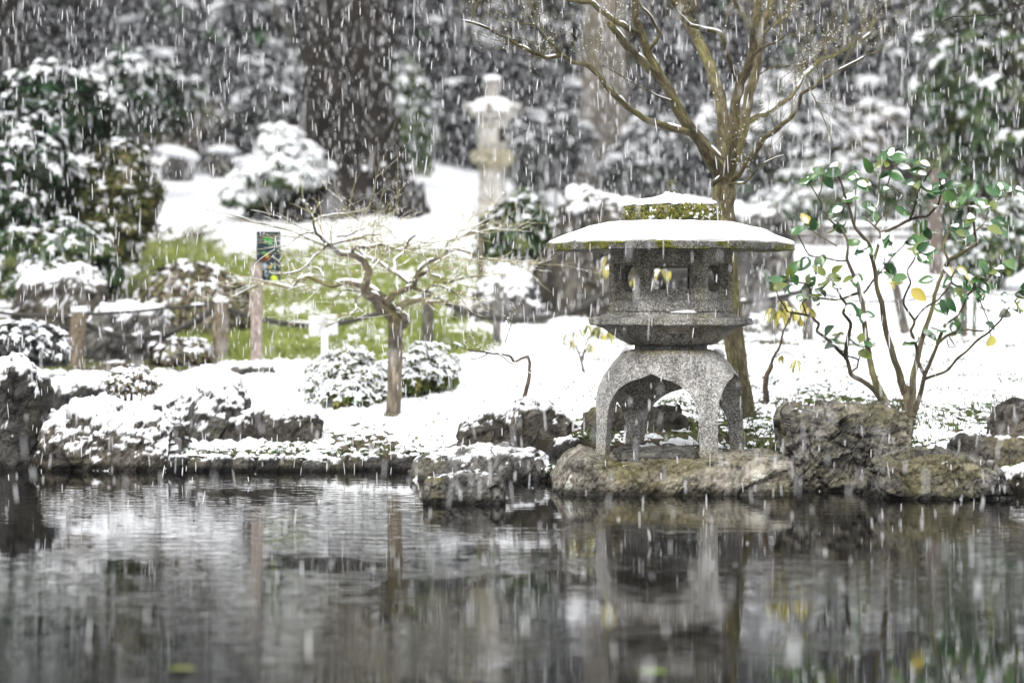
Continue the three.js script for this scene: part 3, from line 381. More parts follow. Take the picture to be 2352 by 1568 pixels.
  mesh('snow_cover', loft(refine([[0.205, 1.284, 1], [0.217, 1.286, 1], [0.212, 1.298, 1], [0.186, 1.307, 1], [0.135, 1.314, 1], [0.088, 1.32, 1], [0.057, 1.328, 1], [0.037, 1.338, 1], [0.029, 1.346, 1], [0.001, 1.349, 1]], 5), { hex: false, n: 130, wob: 0.006, seed: 9 }), M.snow, T);
  const fin = mesh('finial', tint(boxUV(toCreasedNormals(loft(refine([[0.001, 1.3], [0.03, 1.3], [0.03, 1.34], [0.0265, 1.36], [0.0235, 1.375], [0.0235, 1.396], [0.018, 1.403], [0.001, 1.404]], 4), { hex: false, n: 40, wob: 0.004 }), 0.6), 0.8), (q, n) => mossy(0.5)(q, n).map((c) => c * 0.6)), M.granite, T);
  fin.position.x = cap.position.x = 0.006;
  // little drifts on the platform ledge and the shoulders of the legs
  const drift = (pts, r) => mesh('snow_drift', limb(pts, pts.map((_, i) => (i === 0 || i === pts.length - 1 ? 0.002 : r)), { sides: 8, bump: 0.3, seed: 3 }).scale(1, 1, 1), M.snow, T);
  drift([V(-0.02, 0.797, 0.262), V(0.04, 0.8, 0.262), V(0.08, 0.798, 0.263), V(0.1, 0.797, 0.262)], 0.009);
  drift([V(-0.235, 0.6, 0.02), V(-0.21, 0.626, 0.06), V(-0.19, 0.628, 0.1)], 0.012); drift([V(0.19, 0.628, 0.08), V(0.22, 0.618, 0.06), V(0.25, 0.59, 0.03)], 0.014);
}
// ---------------------------------------------------------------- the far lantern
{
  const D = 27, s = D / F, o = P(1131, 520, D), T = thing('stone_lantern', 'tall pale pedestal lantern with scrolled snow-covered roof, out of focus on the far slope', 'stone lantern', [o.x, o.y - 0.1, -D]);
  const y = (py) => (520 - py) * s + 0.1, r = (px) => px * s, put = (n, rings, o2, sp2) => mesh(n, stoneGeo(loft(refine(rings, 3), o2), 0.5, sp2 ?? ((q) => { const k = 1.3 + 0.3 * fbm(q.x * 6, q.y * 6, q.z * 6, 2); return [k, k * 0.98, k * 0.93]; })), M.granite, T);
  put('pedestal', [[0.001, 0], [r(46), 0], [r(44), y(495)], [r(36), y(482)], [r(34), y(466)], [r(37), y(462)], [r(37), y(455)], [r(32), y(450)], [r(30), y(420)], [r(30), y(392)], [r(0.1), y(391)]], { hex: false, n: 48 });
  put('platform', [[0.001, y(392), 1], [r(30), y(392), 1], [r(40), y(382), 0.3], [r(54), y(372), 0.1], [r(56), y(352), 0.1], [r(44), y(345), 0.1], [r(0.1), y(344), 0.1]], { turn: 0.4, n: 96 }, (q) => { const f = 1.1 + 0.4 * fbm(q.x * 8, q.y * 8, q.z * 8, 2); return [f, f * 0.95, f * 0.72]; });
  put('fire_box', [[0.001, y(345), 0.05], [r(36), y(345), 0.05], [r(38), y(275), 0.05], [0.001, y(274), 0.05]], { turn: 0.4, n: 96 });
  const win = mesh('window', new THREE.BoxGeometry(r(17), r(30), 0.03), std({ color: C(0.03, 0.03, 0.03) }), T); win.position.set(r(23), y(311), r(27)); win.rotation.y = 0.62;
  put('roof', [[0.001, y(276), 0.1], [r(40), y(276), 0.1], [r(56), y(268), 0.1], [r(60), y(258), 0.1], [r(50), y(246), 0.2], [r(34), y(234), 0.4], [r(20), y(226), 0.8], [0.001, y(224), 1]], { turn: 0.4, n: 96 });
  mesh('snow_cover', loft(refine([[r(57), y(262), 0.15], [r(59), y(257), 0.15], [r(52), y(243), 0.2], [r(38), y(230), 0.5], [r(18), y(225), 0.8], [0.001, y(224), 1]], 4), { turn: 0.4, n: 96, wob: 0.006 }), M.snow, T);
  for (let k = 0; k < 6; k++) { const w = 0.4 + HEX / 2 + k * HEX, c = limb([V(Math.sin(w) * r(46), y(250), Math.cos(w) * r(46)), V(Math.sin(w) * r(58), y(252), Math.cos(w) * r(58)), V(Math.sin(w) * r(66), y(244), Math.cos(w) * r(66)), V(Math.sin(w) * r(64), y(237), Math.cos(w) * r(64))], [r(9), r(8), r(6), r(4)], { sides: 8 }); const sc = mesh('scroll', tint(c, () => [1.2, 1.18, 1.1]), M.granite, T); const b = mesh('snow', blobGeo(k, 2, 0.2), M.snowBlob, sc); b.scale.set(r(10), r(4), r(10)); b.position.set(Math.sin(w) * r(57), y(244), Math.cos(w) * r(57)); }
  put('finial', [[0.001, y(226), 1], [r(22), y(226), 1], [r(17), y(219), 1], [r(17), y(192), 1], [r(22), y(188), 1], [r(19), y(180), 1], [0.001, y(178), 1]], { hex: false, n: 40 });
  const fs = mesh('snow_cover', blobGeo(3, 3, 0.1), M.snowBlob, T); fs.scale.set(r(21), r(12), r(21)); fs.position.y = y(184);
}

// ---------------------------------------------------------------- fence posts, ropes, signs
const woodTone = (a, b) => (q) => { const k = 0.8 + 0.5 * fbm(q.x * 30, q.y * 4, q.z * 30, 3); return [lerp(a[0], b[0], k) * 1.3, lerp(a[1], b[1], k) * 1.3, lerp(a[2], b[2], k) * 1.3]; };
function stake(name, label, cat, base, top, r0, r1, tone, snow, group, sink = 0.15) { // base, top: Vector3
  const o = thing(name, label, cat, base, group), d = top.clone().sub(base), g = limb([d.clone().multiplyScalar(-sink / d.length()), d.clone().multiplyScalar(0.3), d.clone().multiplyScalar(0.7), d], [r0, r0, lerp(r0, r1, 0.7), r1], { seg: 0.02, sides: 16, bump: 0.05 });
  const top2 = new THREE.CylinderGeometry(r1 * 0.55, r1 * 1.0, r1 * 0.22, 16).translate(d.x, d.y + r1 * 0.1, d.z); const m = mesh('post', mergeGeometries([tint(g, tone), tint(top2, tone)]), M.wood, o);
  if (snow) { const s = mesh('snow_cap', blobGeo(base.x * 7, 2, 0.2), M.snowBlob, o); s.scale.set(r1 * 1.12, r1 * snow, r1 * 1.12); s.position.copy(d).add(V(0, r1 * 0.2, 0)); }
  return o;
}
const rnd = rng(9), dark = woodTone([0.1, 0.09, 0.08], [0.2, 0.18, 0.155]), warm = woodTone([0.19, 0.15, 0.1], [0.33, 0.27, 0.2]), pinkish = woodTone([0.3, 0.24, 0.21], [0.5, 0.42, 0.37]), olive = woodTone([0.15, 0.13, 0.09], [0.27, 0.24, 0.17]);
const gBase = (px, D) => G(px, D);
const tops = [];
for (const [px, D, tx, ty, w, tone, lab] of [[170, 16.3, 182, 716, 19, warm, 'leaning round wooden fence post with snow on top, in front of the snow-capped rock'], [503, 16.75, 508, 692, 17, warm, 'round wooden fence post with a white snow cap beside the taller trail sign post'], [983, 17.2, 982, 668, 14, dark, 'dark wooden fence post right behind the twisted little tree'], [1856, 17.7, 1855, 655, 12, dark, 'dark wooden fence post behind the yellow-leaved plant by the lawn edge']]) {
  const b = gBase(px, D), t = P(tx, ty, D); stake('fence_post', lab, 'fence post', b, t, w * D / F, w * D / F * 0.94, tone, lab.includes('snow') ? 0.55 : 0.25, 'wooden posts of the rope fence'); tops.push(t);
}
stake('fence_post', 'thin pale fence stake in front of the snowy rock pile, halfway to the near lantern', 'fence post', gBase(1141, 17.5), P(1141, 648, 17.5), 0.03, 0.026, woodTone([0.2, 0.19, 0.17], [0.34, 0.32, 0.3]), 0.3);
stake('wooden_stake', 'dark wooden stake leaning to one side on the white path behind the leafy shrub', 'stake', gBase(2081, 18.6), P(2046, 600, 18.6), 0.036, 0.028, dark, 0);
stake('wooden_stake', 'short dark stake standing by the lawn edge right of the leaning one', 'stake', gBase(2214, 18.4), P(2216, 655, 18.4), 0.03, 0.026, dark, 0.3);
stake('wooden_stake', 'thin greenish stake next to the short dark one by the lawn edge', 'stake', gBase(2238, 18.2), P(2242, 640, 18.2), 0.018, 0.016, woodTone([0.12, 0.15, 0.1], [0.2, 0.24, 0.17]), 0);
stake('wooden_stake', 'slim brown stake supporting the dark bush beyond the twisted little tree', 'stake', gBase(1106, 20), P(1102, 520, 20), 0.03, 0.026, olive, 0);
stake('wooden_stake', 'tall brown pole standing on the snowy slope behind the leafy shrub', 'stake', gBase(2150, 24), P(2148, 392, 24), 0.07, 0.06, woodTone([0.15, 0.12, 0.1], [0.25, 0.21, 0.18]), 0);
stake('wooden_stake', 'dark stake standing among the snowy bushes near the frame edge, past the short stakes', 'stake', gBase(2178, 20.5), P(2180, 600, 20.5), 0.035, 0.03, dark, 0);
function rope(label, pts, r0 = 0.013, snowy = 0.45) { const r = r0 * 1.6; const o = thing('fence_rope', label, 'rope', pts[0], 'ropes of the low fence'), q = pts.map((a) => a.clone().sub(pts[0])); const g = limb(q, q.map(() => r), { seg: 0.02, sides: 8, bump: 0.12 }); mesh('rope', g, M.rope, o); mesh('snow', limbSnow(q, q.map(() => r), { amount: snowy, seed: r * 900, thick: 0.7 }), M.snowBlob, o); }
const sag = (list) => list.map(([x, y, D]) => P(x, y, D));
rope('thin rope running in from the frame edge to the leaning snow-topped post', sag([[-60, 712, 16.2], [60, 723, 16.2], [170, 728, 16.3]]), 0.008);
rope('lower thin rope from the frame edge to the leaning snow-topped post', sag([[-60, 732, 16.2], [60, 745, 16.2], [168, 754, 16.3]]), 0.007);
rope('sagging rope between the leaning post and the post by the trail sign', sag([[190, 742, 16.35], [230, 758, 16.4], [280, 771, 16.45], [330, 774, 16.5], [380, 768, 16.6], [430, 745, 16.65], [490, 712, 16.75]]), 0.013);
rope('nearly straight thin rope above the sagging one, starting at the leaning post', sag([[190, 722, 16.35], [300, 716, 16.5], [400, 706, 16.65], [495, 698, 16.75]]), 0.007);
rope('sagging rope from the post next to the trail sign towards the twisted tree', sag([[522, 708, 16.75], [560, 722, 16.8], [620, 737, 16.85], [700, 746, 16.9], [780, 741, 17], [860, 722, 17.1], [970, 684, 17.2]]), 0.012);
rope('long sagging rope from the post behind the little tree across to the near lantern', sag([[992, 680, 17.2], [1060, 710, 17.3], [1130, 728, 17.3], [1200, 733, 17.4], [1270, 725, 17.45], [1340, 700, 17.5], [1410, 664, 17.6], [1480, 640, 17.6], [1560, 622, 17.7], [1612, 620, 17.7]]), 0.014);
rope('rope rising from behind the near lantern to the dark post by the yellow plant', sag([[1612, 690, 17.7], [1700, 694, 17.7], [1760, 686, 17.7], [1850, 668, 17.7]]), 0.011);
rope('thin rope running on from the dark post across the lawn edge', sag([[1860, 668, 17.7], [1960, 690, 17.8], [2080, 690, 18], [2214, 668, 18.4], [2300, 678, 18.5], [2450, 670, 18.6]]), 0.005);
{ // the trail sign: a tall post with a dark painted board
  const D = 16.4, b = gBase(589, D), T = thing('trail_sign', 'tall wooden post carrying a dark board with painted green and yellow plants', 'sign', b), top = P(589, 602, D).sub(b), bw = 24 * D / F;
  const pg = tint(boxUV(new THREE.BoxGeometry(bw, top.y + 0.15, bw, 2, 30, 2).translate(0, top.y / 2 - 0.075, 0), 0.33), pinkish); mesh('post', pg, M.wood, T);
  const cv = document.createElement('canvas'); cv.width = 128; cv.height = 256; const x = cv.getContext('2d'); x.fillStyle = '#26343a'; x.fillRect(0, 0, 128, 256);
  const blotch = (cx, cy, rx, ry, c) => { x.fillStyle = c; x.beginPath(); x.ellipse(cx, cy, rx, ry, 0.2, 0, 7); x.fill(); };
  blotch(64, 42, 30, 11, '#2f8a35'); blotch(70, 60, 20, 7, '#1c7a2a'); blotch(38, 108, 9, 8, '#4f9a40'); blotch(56, 120, 8, 12, '#b9a433'); blotch(66, 134, 6, 9, '#a86a3a'); blotch(40, 142, 22, 10, '#5a2f22'); blotch(96, 74, 10, 5, '#5b6f76'); blotch(44, 178, 14, 14, '#a9b9c4'); blotch(74, 182, 9, 9, '#b8923a'); blotch(88, 176, 6, 8, '#6b9a45'); blotch(60, 206, 22, 6, '#5d747c'); blotch(52, 226, 10, 5, '#89a0a8'); blotch(98, 240, 20, 16, '#b9c636');
  const art = new THREE.CanvasTexture(cv); art.colorSpace = THREE.SRGBColorSpace;
  const w = 52 * D / F, h = 113 * D / F, bd = mesh('board', new THREE.BoxGeometry(w, h, 0.018), std({ map: art, roughness: 0.5 }), T); bd.position.set(26 * D / F, (838 - 589) * D / F, -0.04); bd.rotation.z = -0.01;
  for (const [fx, fy, fw, fh] of [[0, h / 2, w + 0.012, 0.012], [0, -h / 2, w + 0.012, 0.012], [-w / 2, 0, 0.012, h], [w / 2, 0, 0.012, h]]) { const e = mesh('frame', new THREE.BoxGeometry(fw, fh, 0.03), std({ color: C(0.05, 0.055, 0.06) }), bd); e.position.set(fx, fy, 0); }
  const c = mesh('snow', blobGeo(2, 2, 0.2), M.snowBlob, T); c.scale.set(w * 0.5, 0.008, 0.015); c.position.set(26 * D / F, bd.position.y + h / 2 + 0.003, -0.04);
}
{ // the label stand, seen from behind
  const D = 16.5, b = gBase(746, D), T = thing('label_stand', 'small white plant label stand with a tilted plate on a thin post', 'label stand', b), white = std({ color: C(0.8, 0.8, 0.8), roughness: 0.6 }), s = D / F;
  const pole = mesh('post', new THREE.CylinderGeometry(8 * s, 9 * s, 100 * s, 14).translate(0, 30 * s, 0), white, T); pole.rotation.z = 0.01;
  const pl = mesh('plate', new THREE.BoxGeometry(66 * s, 66 * s, 0.008), white, T); pl.position.set(-4 * s, 87 * s, 0); pl.rotation.set(0.8, 0.12, -0.03);
  const br = mesh('bracket', new THREE.BoxGeometry(13 * s, 34 * s, 0.012), std({ color: C(0.45, 0.45, 0.45) }), T); br.position.set(-3 * s, 82 * s, 0.022); br.rotation.set(0.6, 0, -0.2);
}
{ // the low rail far to the right, snow along its bars
  const D = 29, T = thing('rail_fence', 'low wooden rail fence lined with snow on the white slope behind the leafy shrub', 'fence', G(1900, D)), o = T.position;
  for (const y of [522, 541, 558]) { const a = P(1790, y, D).sub(o), b = P(2400, y + 8, D).sub(o), m = a.clone().lerp(b, 0.5); const r = mesh('rail', tint(limb([a, m, b], [0.045, 0.05, 0.045], { seg: 0.1, sides: 8 }), dark), M.wood, T); mesh('snow', limbSnow([a, m, b], [0.05, 0.055, 0.05], { amount: 1.4, seg: 0.08, thick: 0.9 }), M.snowBlob, r); }
  for (const px of [1806, 1895, 2000, 2110, 2230, 2350]) { const a = P(px, 590, D).sub(o), b = P(px, 512, D).sub(o); mesh('post', tint(limb([a, a.clone().lerp(b, 0.5), b], [0.06, 0.06, 0.055], { sides: 9 }), dark), M.wood, T); }
}

// ---------------------------------------------------------------- trees and shrubs drawn limb by limb
function limbs(T, D, k, ox, oy, mat, color, snowAmount = 0.7) { // k, ox, oy: measure of the traced points
  const o = T.position, done = [], all = [];
  const api = {
    done, all,
    add(name, list, r0, r1, dz = 0, opt = {}) {
      const px = []; list.forEach(([x, y], i) => { if (i) { const [a, b] = list[i - 1], l = Math.hypot(x - a, y - b), j = Math.min(0.07 * l, 9) * noise(x * 0.37, y * 0.41, i); px.push([ox + (lerp(a, x, 0.5) + (b - y) / l * j) * k, oy + (lerp(b, y, 0.5) + (x - a) / l * j) * k]); } px.push([ox + x * k, oy + y * k]); }); let d0 = opt.d0 ?? 0;
      if (opt.d0 === undefined && done.length) { let best = 1e9; for (const s of done) { const e = (s[0] - px[0][0]) ** 2 + (s[1] - px[0][1]) ** 2; if (e < best) { best = e; d0 = s[2]; } } }
      const cum = [0]; for (let i = 1; i < px.length; i++) cum.push(cum[i - 1] + Math.hypot(px[i][0] - px[i - 1][0], px[i][1] - px[i - 1][1]));
      const L = cum[cum.length - 1], pts = px.map(([x, y], i) => P(x, y, D + d0 + dz * Math.pow(cum[i] / L, 0.9)).sub(o)), rad = cum.map((c) => lerp(r0, r1, Math.pow(c / L, 0.8)) * k * (D + d0) / F);
      px.forEach(([x, y], i) => { if (i) for (let j = 1; j <= 4; j++) done.push([lerp(px[i - 1][0], x, j / 4), lerp(px[i - 1][1], y, j / 4), d0 + dz * Math.pow(lerp(cum[i - 1], cum[i], j / 4) / L, 0.9)]); else done.push([x, y, d0]); });
      const parent = opt.parent ?? T, m = mesh(name, tint(limb(pts, rad, { seg: 0.018, sides: opt.sides ?? 10, bump: opt.bump ?? 0.16, seed: list[0][0] }), color), mat, parent);
      if (snowAmount && !opt.bare) mesh('snow', limbSnow(pts, rad, { amount: opt.snow ?? snowAmount, seed: list[0][0] * 0.37, thick: opt.thick ?? 0.6 }), M.snowBlob, m);
      all.push({ pts, rad, m }); return m;
    },
    // fine twigs that branch off along the limbs, all one mass
    twigs(R, { every = 0.06, len = [0.08, 0.25], r = 0.0016, levels = 2, from = 0.3, skip = 0, mat: tm = M.twig, up = 0.4, snow = 0.5, maxR = 0.02, side = 1.0, flat = 1, line = 0 }) {
      const gs = [], dots = [], lines = [], grow = (p, d, l, rr, lev) => {
        const n = 4, q = [p.clone()]; let c = p.clone(), v = d.clone();
        for (let i = 0; i < n; i++) { v.add(V(R() - 0.5, ((R() - 0.5) + up * 0.25) * flat, R() - 0.5).multiplyScalar(0.6)).normalize(); c = c.clone().addScaledVector(v, l / n); q.push(c); if (R() < snow) dots.push([mat4(c, [R() * 3, R() * 3, R() * 3], [rr * 1.6 + 0.002 * R(), rr * 1.2 + 0.0018 * R(), rr * 1.6 + 0.002 * R()])]); }
        if (line && R() < line) lines.push(limbSnow(q, q.map((_, i) => lerp(rr, rr * 0.5, i / n)), { amount: 1, seed: R() * 50, thick: 0.42, seg: l / 12 }));
        gs.push(limb(q, q.map((_, i) => lerp(rr, rr * 0.5, i / n)), { seg: l / 4, sides: 4, bump: 0 }));
        if (lev > 0) for (let i = 1; i <= n; i++) if (R() < 0.75) grow(q[i], v.clone().add(V(R() - 0.5, ((R() - 0.5) * 0.9 + up * 0.3) * flat, R() - 0.5).multiplyScalar(1.9)).normalize(), l * (0.35 + 0.35 * R()), rr * 0.7, lev - 1);
      };
      for (const { pts, rad } of all.slice(skip)) { const cv = new THREE.CatmullRomCurve3(pts), L = cv.getLength(), n = Math.round(L / every); for (let i = 0; i < n; i++) { const t = lerp(from, 1, (i + R()) / n); const rr = lerp(rad[0], rad[rad.length - 1], t); if (rr > maxR || R() < 0.25) continue; const d = cv.getTangent(t); d.y *= flat; d.add(V((R() - 0.5) * 2 * side, ((R() - 0.3) * 1.4 * side + up) * flat, (R() - 0.5) * 2 * side)).normalize(); grow(cv.getPoint(t), d, lerp(len[0], len[1], R()), Math.min(rr * 0.5, r * (0.8 + 0.6 * R())), levels); } }
      if (lines.length) { const m = mesh('snow', mergeGeometries(lines), M.snowBlob, T); m.userData.kind = 'stuff'; }
      if (gs.length) { const m = mesh('twigs', mergeGeometries(gs), tm, T); m.userData.kind = 'stuff'; if (dots.length) many('snow', blobGeo(1, 0, 0.1), M.snowBlob, dots, T); }
    },
  };
  return api;
}
const mossBark = (a, b, moss, amt) => (q, n) => { const f = 1.15 + 0.7 * fbm(q.x * 26, q.y * 12, q.z * 26, 3), m = clamp(amt * 2 * sstep(-0.2, 0.5, fbm(q.x * 9, q.y * 5, q.z * 9, 3) + 0.25 * n.y)), k = sstep(-0.4, 0.4, fbm(q.x * 6 + 5, q.y * 6, q.z * 6, 2)); return [0, 1, 2].map((i) => lerp(lerp(a[i], b[i], k), moss[i], m) * f * 1.25); };
{ // the bare tree behind the near lantern
  const D = 12.25, o = G(1714, D), T = thing('bare_tree', 'tall bare tree with mossy forking limbs rising behind the near lantern', 'tree', o);
  const A = limbs(T, D, 0.44, 1035, 0, M.bark, mossBark([0.12, 0.1, 0.06], [0.2, 0.17, 0.105], [0.25, 0.235, 0.1], 0.42), 0.5);
  const a = (n, l, r0, r1, dz, opt) => A.add(n, l, r0, r1, dz, opt);
  a('trunk', [[1552, 2240], [1528, 2100], [1502, 1950], [1478, 1750], [1455, 1500], [1440, 1250], [1432, 1069], [1440, 960], [1446, 900]], 58, 46, 0.1, { bare: true, sides: 20, bump: 0.1 });
  a('trunk', [[1400, 1140], [1394, 1060], [1396, 990], [1404, 930], [1412, 905]], 26, 30, 0, { bare: true, sides: 14 });
  a('limb', [[1436, 960], [1410, 905], [1370, 850], [1330, 780], [1268, 690], [1200, 590], [1140, 470], [1078, 372], [1034, 290], [994, 170], [966, 90], [958, -60]], 40, 17, -0.45);
  a('limb', [[1440, 930], [1432, 820], [1420, 700], [1422, 600], [1408, 505], [1370, 400], [1330, 290], [1280, 190], [1222, 80], [1180, -60]], 34, 28, 0.5);
  a('limb', [[1448, 950], [1462, 850], [1474, 740], [1482, 640], [1490, 520], [1512, 430], [1560, 330], [1582, 240], [1592, 140], [1602, 50], [1622, -60]], 30, 20, -0.3);
  a('limb', [[1450, 950], [1485, 810], [1520, 710], [1542, 600], [1562, 480], [1600, 340], [1616, 210], [1642, 100], [1690, -50]], 34, 20, 0.35);
  a('branch', [[1262, 690], [1200, 680], [1100, 650], [1010, 618], [930, 565], [850, 490], [780, 400], [712, 340], [640, 325], [580, 290], [500, 302], [430, 275], [350, 235], [280, 190], [200, 150], [60, 105]], 20, 5, -1.1);
  a('branch', [[592, 296], [560, 260], [510, 215], [470, 170], [440, 130], [350, 120], [250, 58]], 8, 3, -0.3);
  a('branch', [[1062, 380], [1000, 318], [950, 268], [890, 200], [850, 150], [828, 118]], 24, 16, -0.5, { snow: 0.95 });
  a('branch', [[988, 185], [960, 165], [900, 130], [840, 98], [790, 60], [740, 14], [630, -4], [560, -20]], 17, 10, -0.6, { snow: 0.9 });
  a('branch', [[1036, 262], [1070, 222], [1096, 176], [1062, 120], [1040, 80], [1000, 40], [976, -20]], 10, 6, -0.2);
  a('branch', [[1496, 415], [1462, 330], [1436, 250], [1410, 178], [1330, 155], [1250, 130], [1190, 72], [1150, -10]], 14, 7, -0.5);
  a('branch', [[1546, 640], [1600, 610], [1680, 570], [1760, 520], [1810, 460], [1840, 400], [1900, 340], [1970, 300], [2060, 262], [2130, 222], [2190, 172], [2206, 110], [2212, 40]], 17, 4, 0.9);
  a('branch', [[1450, 950], [1500, 915], [1542, 850], [1600, 780], [1636, 720], [1700, 680], [1770, 620], [1812, 560], [1832, 490], [1890, 460], [1930, 420], [2000, 380], [2100, 330], [2180, 285], [2262, 248]], 20, 3, -0.9);
  a('branch', [[1584, 165], [1560, 140], [1532, 80], [1474, -20]], 14, 10, -0.4);
  a('branch', [[1584, 285], [1640, 240], [1700, 220], [1742, 188]], 10, 4, -0.5);
  a('branch', [[1594, 205], [1680, 140], [1740, 90], [1782, 55], [1770, 10]], 9, 4, 0.5);
  a('branch', [[1366, 966], [1408, 930], [1440, 880], [1458, 810], [1470, 740]], 13, 7, -0.25, { d0: -0.05 });
  a('branch', [[1430, 962], [1480, 956], [1532, 955], [1572, 920], [1602, 880], [1660, 840], [1742, 808]], 8, 2.5, -0.4);
  a('branch', [[1262, 672], [1300, 700], [1360, 770], [1400, 810], [1444, 850]], 11, 9, 0, { d0: -0.12 });
  a('branch', [[1225, 80], [1262, 40], [1280, -20]], 12, 10, -0.2);
  a('branch', [[1600, 400], [1660, 360], [1740, 342], [1812, 346], [1850, 400], [1900, 510], [1950, 620], [2000, 750]], 4, 2.4, -0.7, { bare: true });
  a('branch', [[1812, 346], [1850, 330], [1830, 250], [1780, 170]], 3, 2, -0.2, { bare: true });
  a('branch', [[1190, 540], [1080, 500], [980, 450], [900, 400], [780, 330]], 5, 2, -0.3);
  A.twigs(rng(41), { every: 0.055, len: [0.12, 0.36], r: 0.0019, levels: 2, from: 0.3, skip: 6, snow: 0.16, mat: M.twigMoss, maxR: 0.017 });
}
{ // the low twisted maple
  const D = 13.6, o = G(905, D), T = thing('dwarf_maple', 'low twisted bare maple with snow-lined wide crooked branches over the near lawn', 'tree', o);
  const A = limbs(T, D, 0.324, 602, 470.4, M.bark, mossBark([0.13, 0.11, 0.085], [0.27, 0.23, 0.175], [0.3, 0.27, 0.1], 0.3), 0.95), a = (n, l, r0, r1, dz, opt) => A.add(n, l, r0, r1, dz, opt);
  a('root_flare', [[921, 1580], [923, 1530], [928, 1450]], 82, 52, 0, { bare: true, sides: 20, bump: 0.25, d0: 0 });
  a('trunk', [[922, 1560], [926, 1480], [936, 1300], [944, 1120], [942, 960], [944, 860], [938, 790], [930, 740]], 52, 52, 0, { bare: true, sides: 20, bump: 0.12 });
  a('burl', [[985, 850], [1010, 830], [1024, 815], [1005, 790], [975, 770]], 40, 26, -0.05, { d0: 0 });
  a('limb', [[920, 790], [870, 750], [822, 715], [800, 662], [752, 640], [724, 618], [742, 530], [762, 470], [722, 400], [642, 352], [545, 345], [490, 300], [450, 268], [382, 200], [360, 108]], 44, 8, -0.5);
  a('limb', [[880, 690], [850, 650], [780, 606], [700, 572], [600, 550], [500, 572], [400, 540], [330, 508], [262, 530], [212, 590], [120, 568], [0, 552], [-60, 582], [-180, 640], [-290, 668]], 30, 4, 0.35, { d0: -0.05 });
  a('limb', [[930, 760], [885, 692], [930, 632], [1030, 592], [1080, 570], [1088, 515], [1150, 482], [1180, 458]], 32, 13, -0.25);
  a('limb', [[968, 770], [976, 720], [1002, 698], [1080, 680], [1200, 690], [1310, 682]], 30, 6, 0.3);
  a('branch', [[640, 350], [642, 310], [700, 298], [760, 298], [850, 280], [932, 312], [962, 320], [1020, 308], [1040, 250], [1100, 208]], 15, 6, -0.2);
  a('branch', [[940, 480], [936, 390], [1000, 340], [1030, 315]], 8, 7, 0.2, { d0: 0.2 });
  a('branch', [[1052, 560], [962, 490], [900, 460], [822, 402], [742, 370], [690, 318]], 15, 9, 0.6);
  a('branch', [[742, 370], [756, 330], [780, 250], [800, 160]], 8, 4, 0.1);
  a('branch', [[1080, 590], [1152, 618], [1190, 580], [1250, 570], [1330, 602], [1400, 632]], 15, 5, -0.3);
  a('branch', [[1088, 520], [1120, 450], [1180, 402], [1270, 378], [1312, 330], [1322, 260], [1400, 230], [1480, 196], [1600, 212]], 16, 6, 0.2);
  a('branch', [[1312, 332], [1400, 320], [1480, 340], [1552, 380], [1650, 386], [1750, 402], [1860, 442]], 9, 4, 0.3);
  a('branch', [[1200, 494], [1260, 510], [1292, 552], [1350, 542], [1450, 512], [1600, 504]], 8, 4, -0.4);
  a('branch', [[700, 636], [662, 660], [666, 740], [602, 782], [520, 832], [440, 862]], 8, 4, -0.5);
  a('branch', [[690, 616], [640, 606], [562, 610], [522, 652], [500, 730]], 6, 3.5, -0.2);
  a('branch', [[486, 280], [560, 260], [680, 240], [742, 212], [832, 210]], 9, 4, 0.2);
  a('branch', [[456, 270], [430, 320], [382, 350], [320, 422], [252, 470], [120, 490], [60, 486]], 8, 4, -0.3);
  a('branch', [[376, 190], [282, 210], [202, 270], [140, 302]], 6, 3, -0.2);
  a('branch', [[362, 112], [420, 82], [500, 66], [602, 62], [690, 122]], 6, 3, 0.2);
  a('branch', [[430, 520], [430, 490], [400, 450], [330, 440]], 6, 4, 0.1);
  a('branch', [[1030, 320], [940, 230], [880, 160], [800, 140]], 6, 3, 0.3);
  a('branch', [[530, 224], [600, 220], [680, 182], [742, 170]], 7, 4, -0.2);
  A.twigs(rng(47), { every: 0.13, len: [0.24, 0.5], r: 0.0066, levels: 1, from: 0.25, skip: 2, snow: 0.1, line: 0.7, mat: std({ color: C(0.3, 0.27, 0.16) }), maxR: 0.03, up: 0.0, side: 0.9, flat: 0.4 });
  A.twigs(rng(43), { every: 0.06, len: [0.1, 0.3], r: 0.003, levels: 2, from: 0.2, skip: 2, snow: 0.12, line: 0.4, mat: std({ color: C(0.33, 0.3, 0.15) }), maxR: 0.016, up: 0.02, side: 0.8, flat: 0.4 });
}
// leaf clusters one by one
const camLeaf = [leafGeo(1, 0.56, { fold: 0.3, curl: 0.22, n: 7 }), leafGeo(1, 0.5, { fold: 0.2, curl: 0.4, n: 7 }), leafGeo(1, 0.62, { fold: 0.36, curl: 0.1, n: 7 })], camSnow = [0, 1].map((k) => { const g = grid(4, 6, (u, v) => { const w = 0.4 * Math.pow(Math.sin(Math.PI * v), 0.7), s = (u - 0.5) * w * (1 + 0.3 * noise(v * 5, k * 9)), t = 0.08 + 0.78 * v; return V(t, Math.abs(s) * 0.28 - 0.2 * t * t + 0.02 + 0.045 * Math.sin(Math.PI * u) * Math.sin(Math.PI * v), -s + (k ? 0.1 : -0.07)); }); return g; });
const leafMat = (r, g, b, rough = 0.34) => new THREE.MeshPhysicalMaterial({ color: C(r, g, b), roughness: rough, side: THREE.DoubleSide });
const camMats = [leafMat(0.055, 0.15, 0.045, 0.25), leafMat(0.03, 0.09, 0.03, 0.25), leafMat(0.15, 0.19, 0.035, 0.28), leafMat(0.085, 0.18, 0.05, 0.25)], yelMats = [leafMat(0.5, 0.4, 0.06, 0.5), leafMat(0.42, 0.38, 0.08, 0.5), leafMat(0.55, 0.5, 0.2, 0.5)];
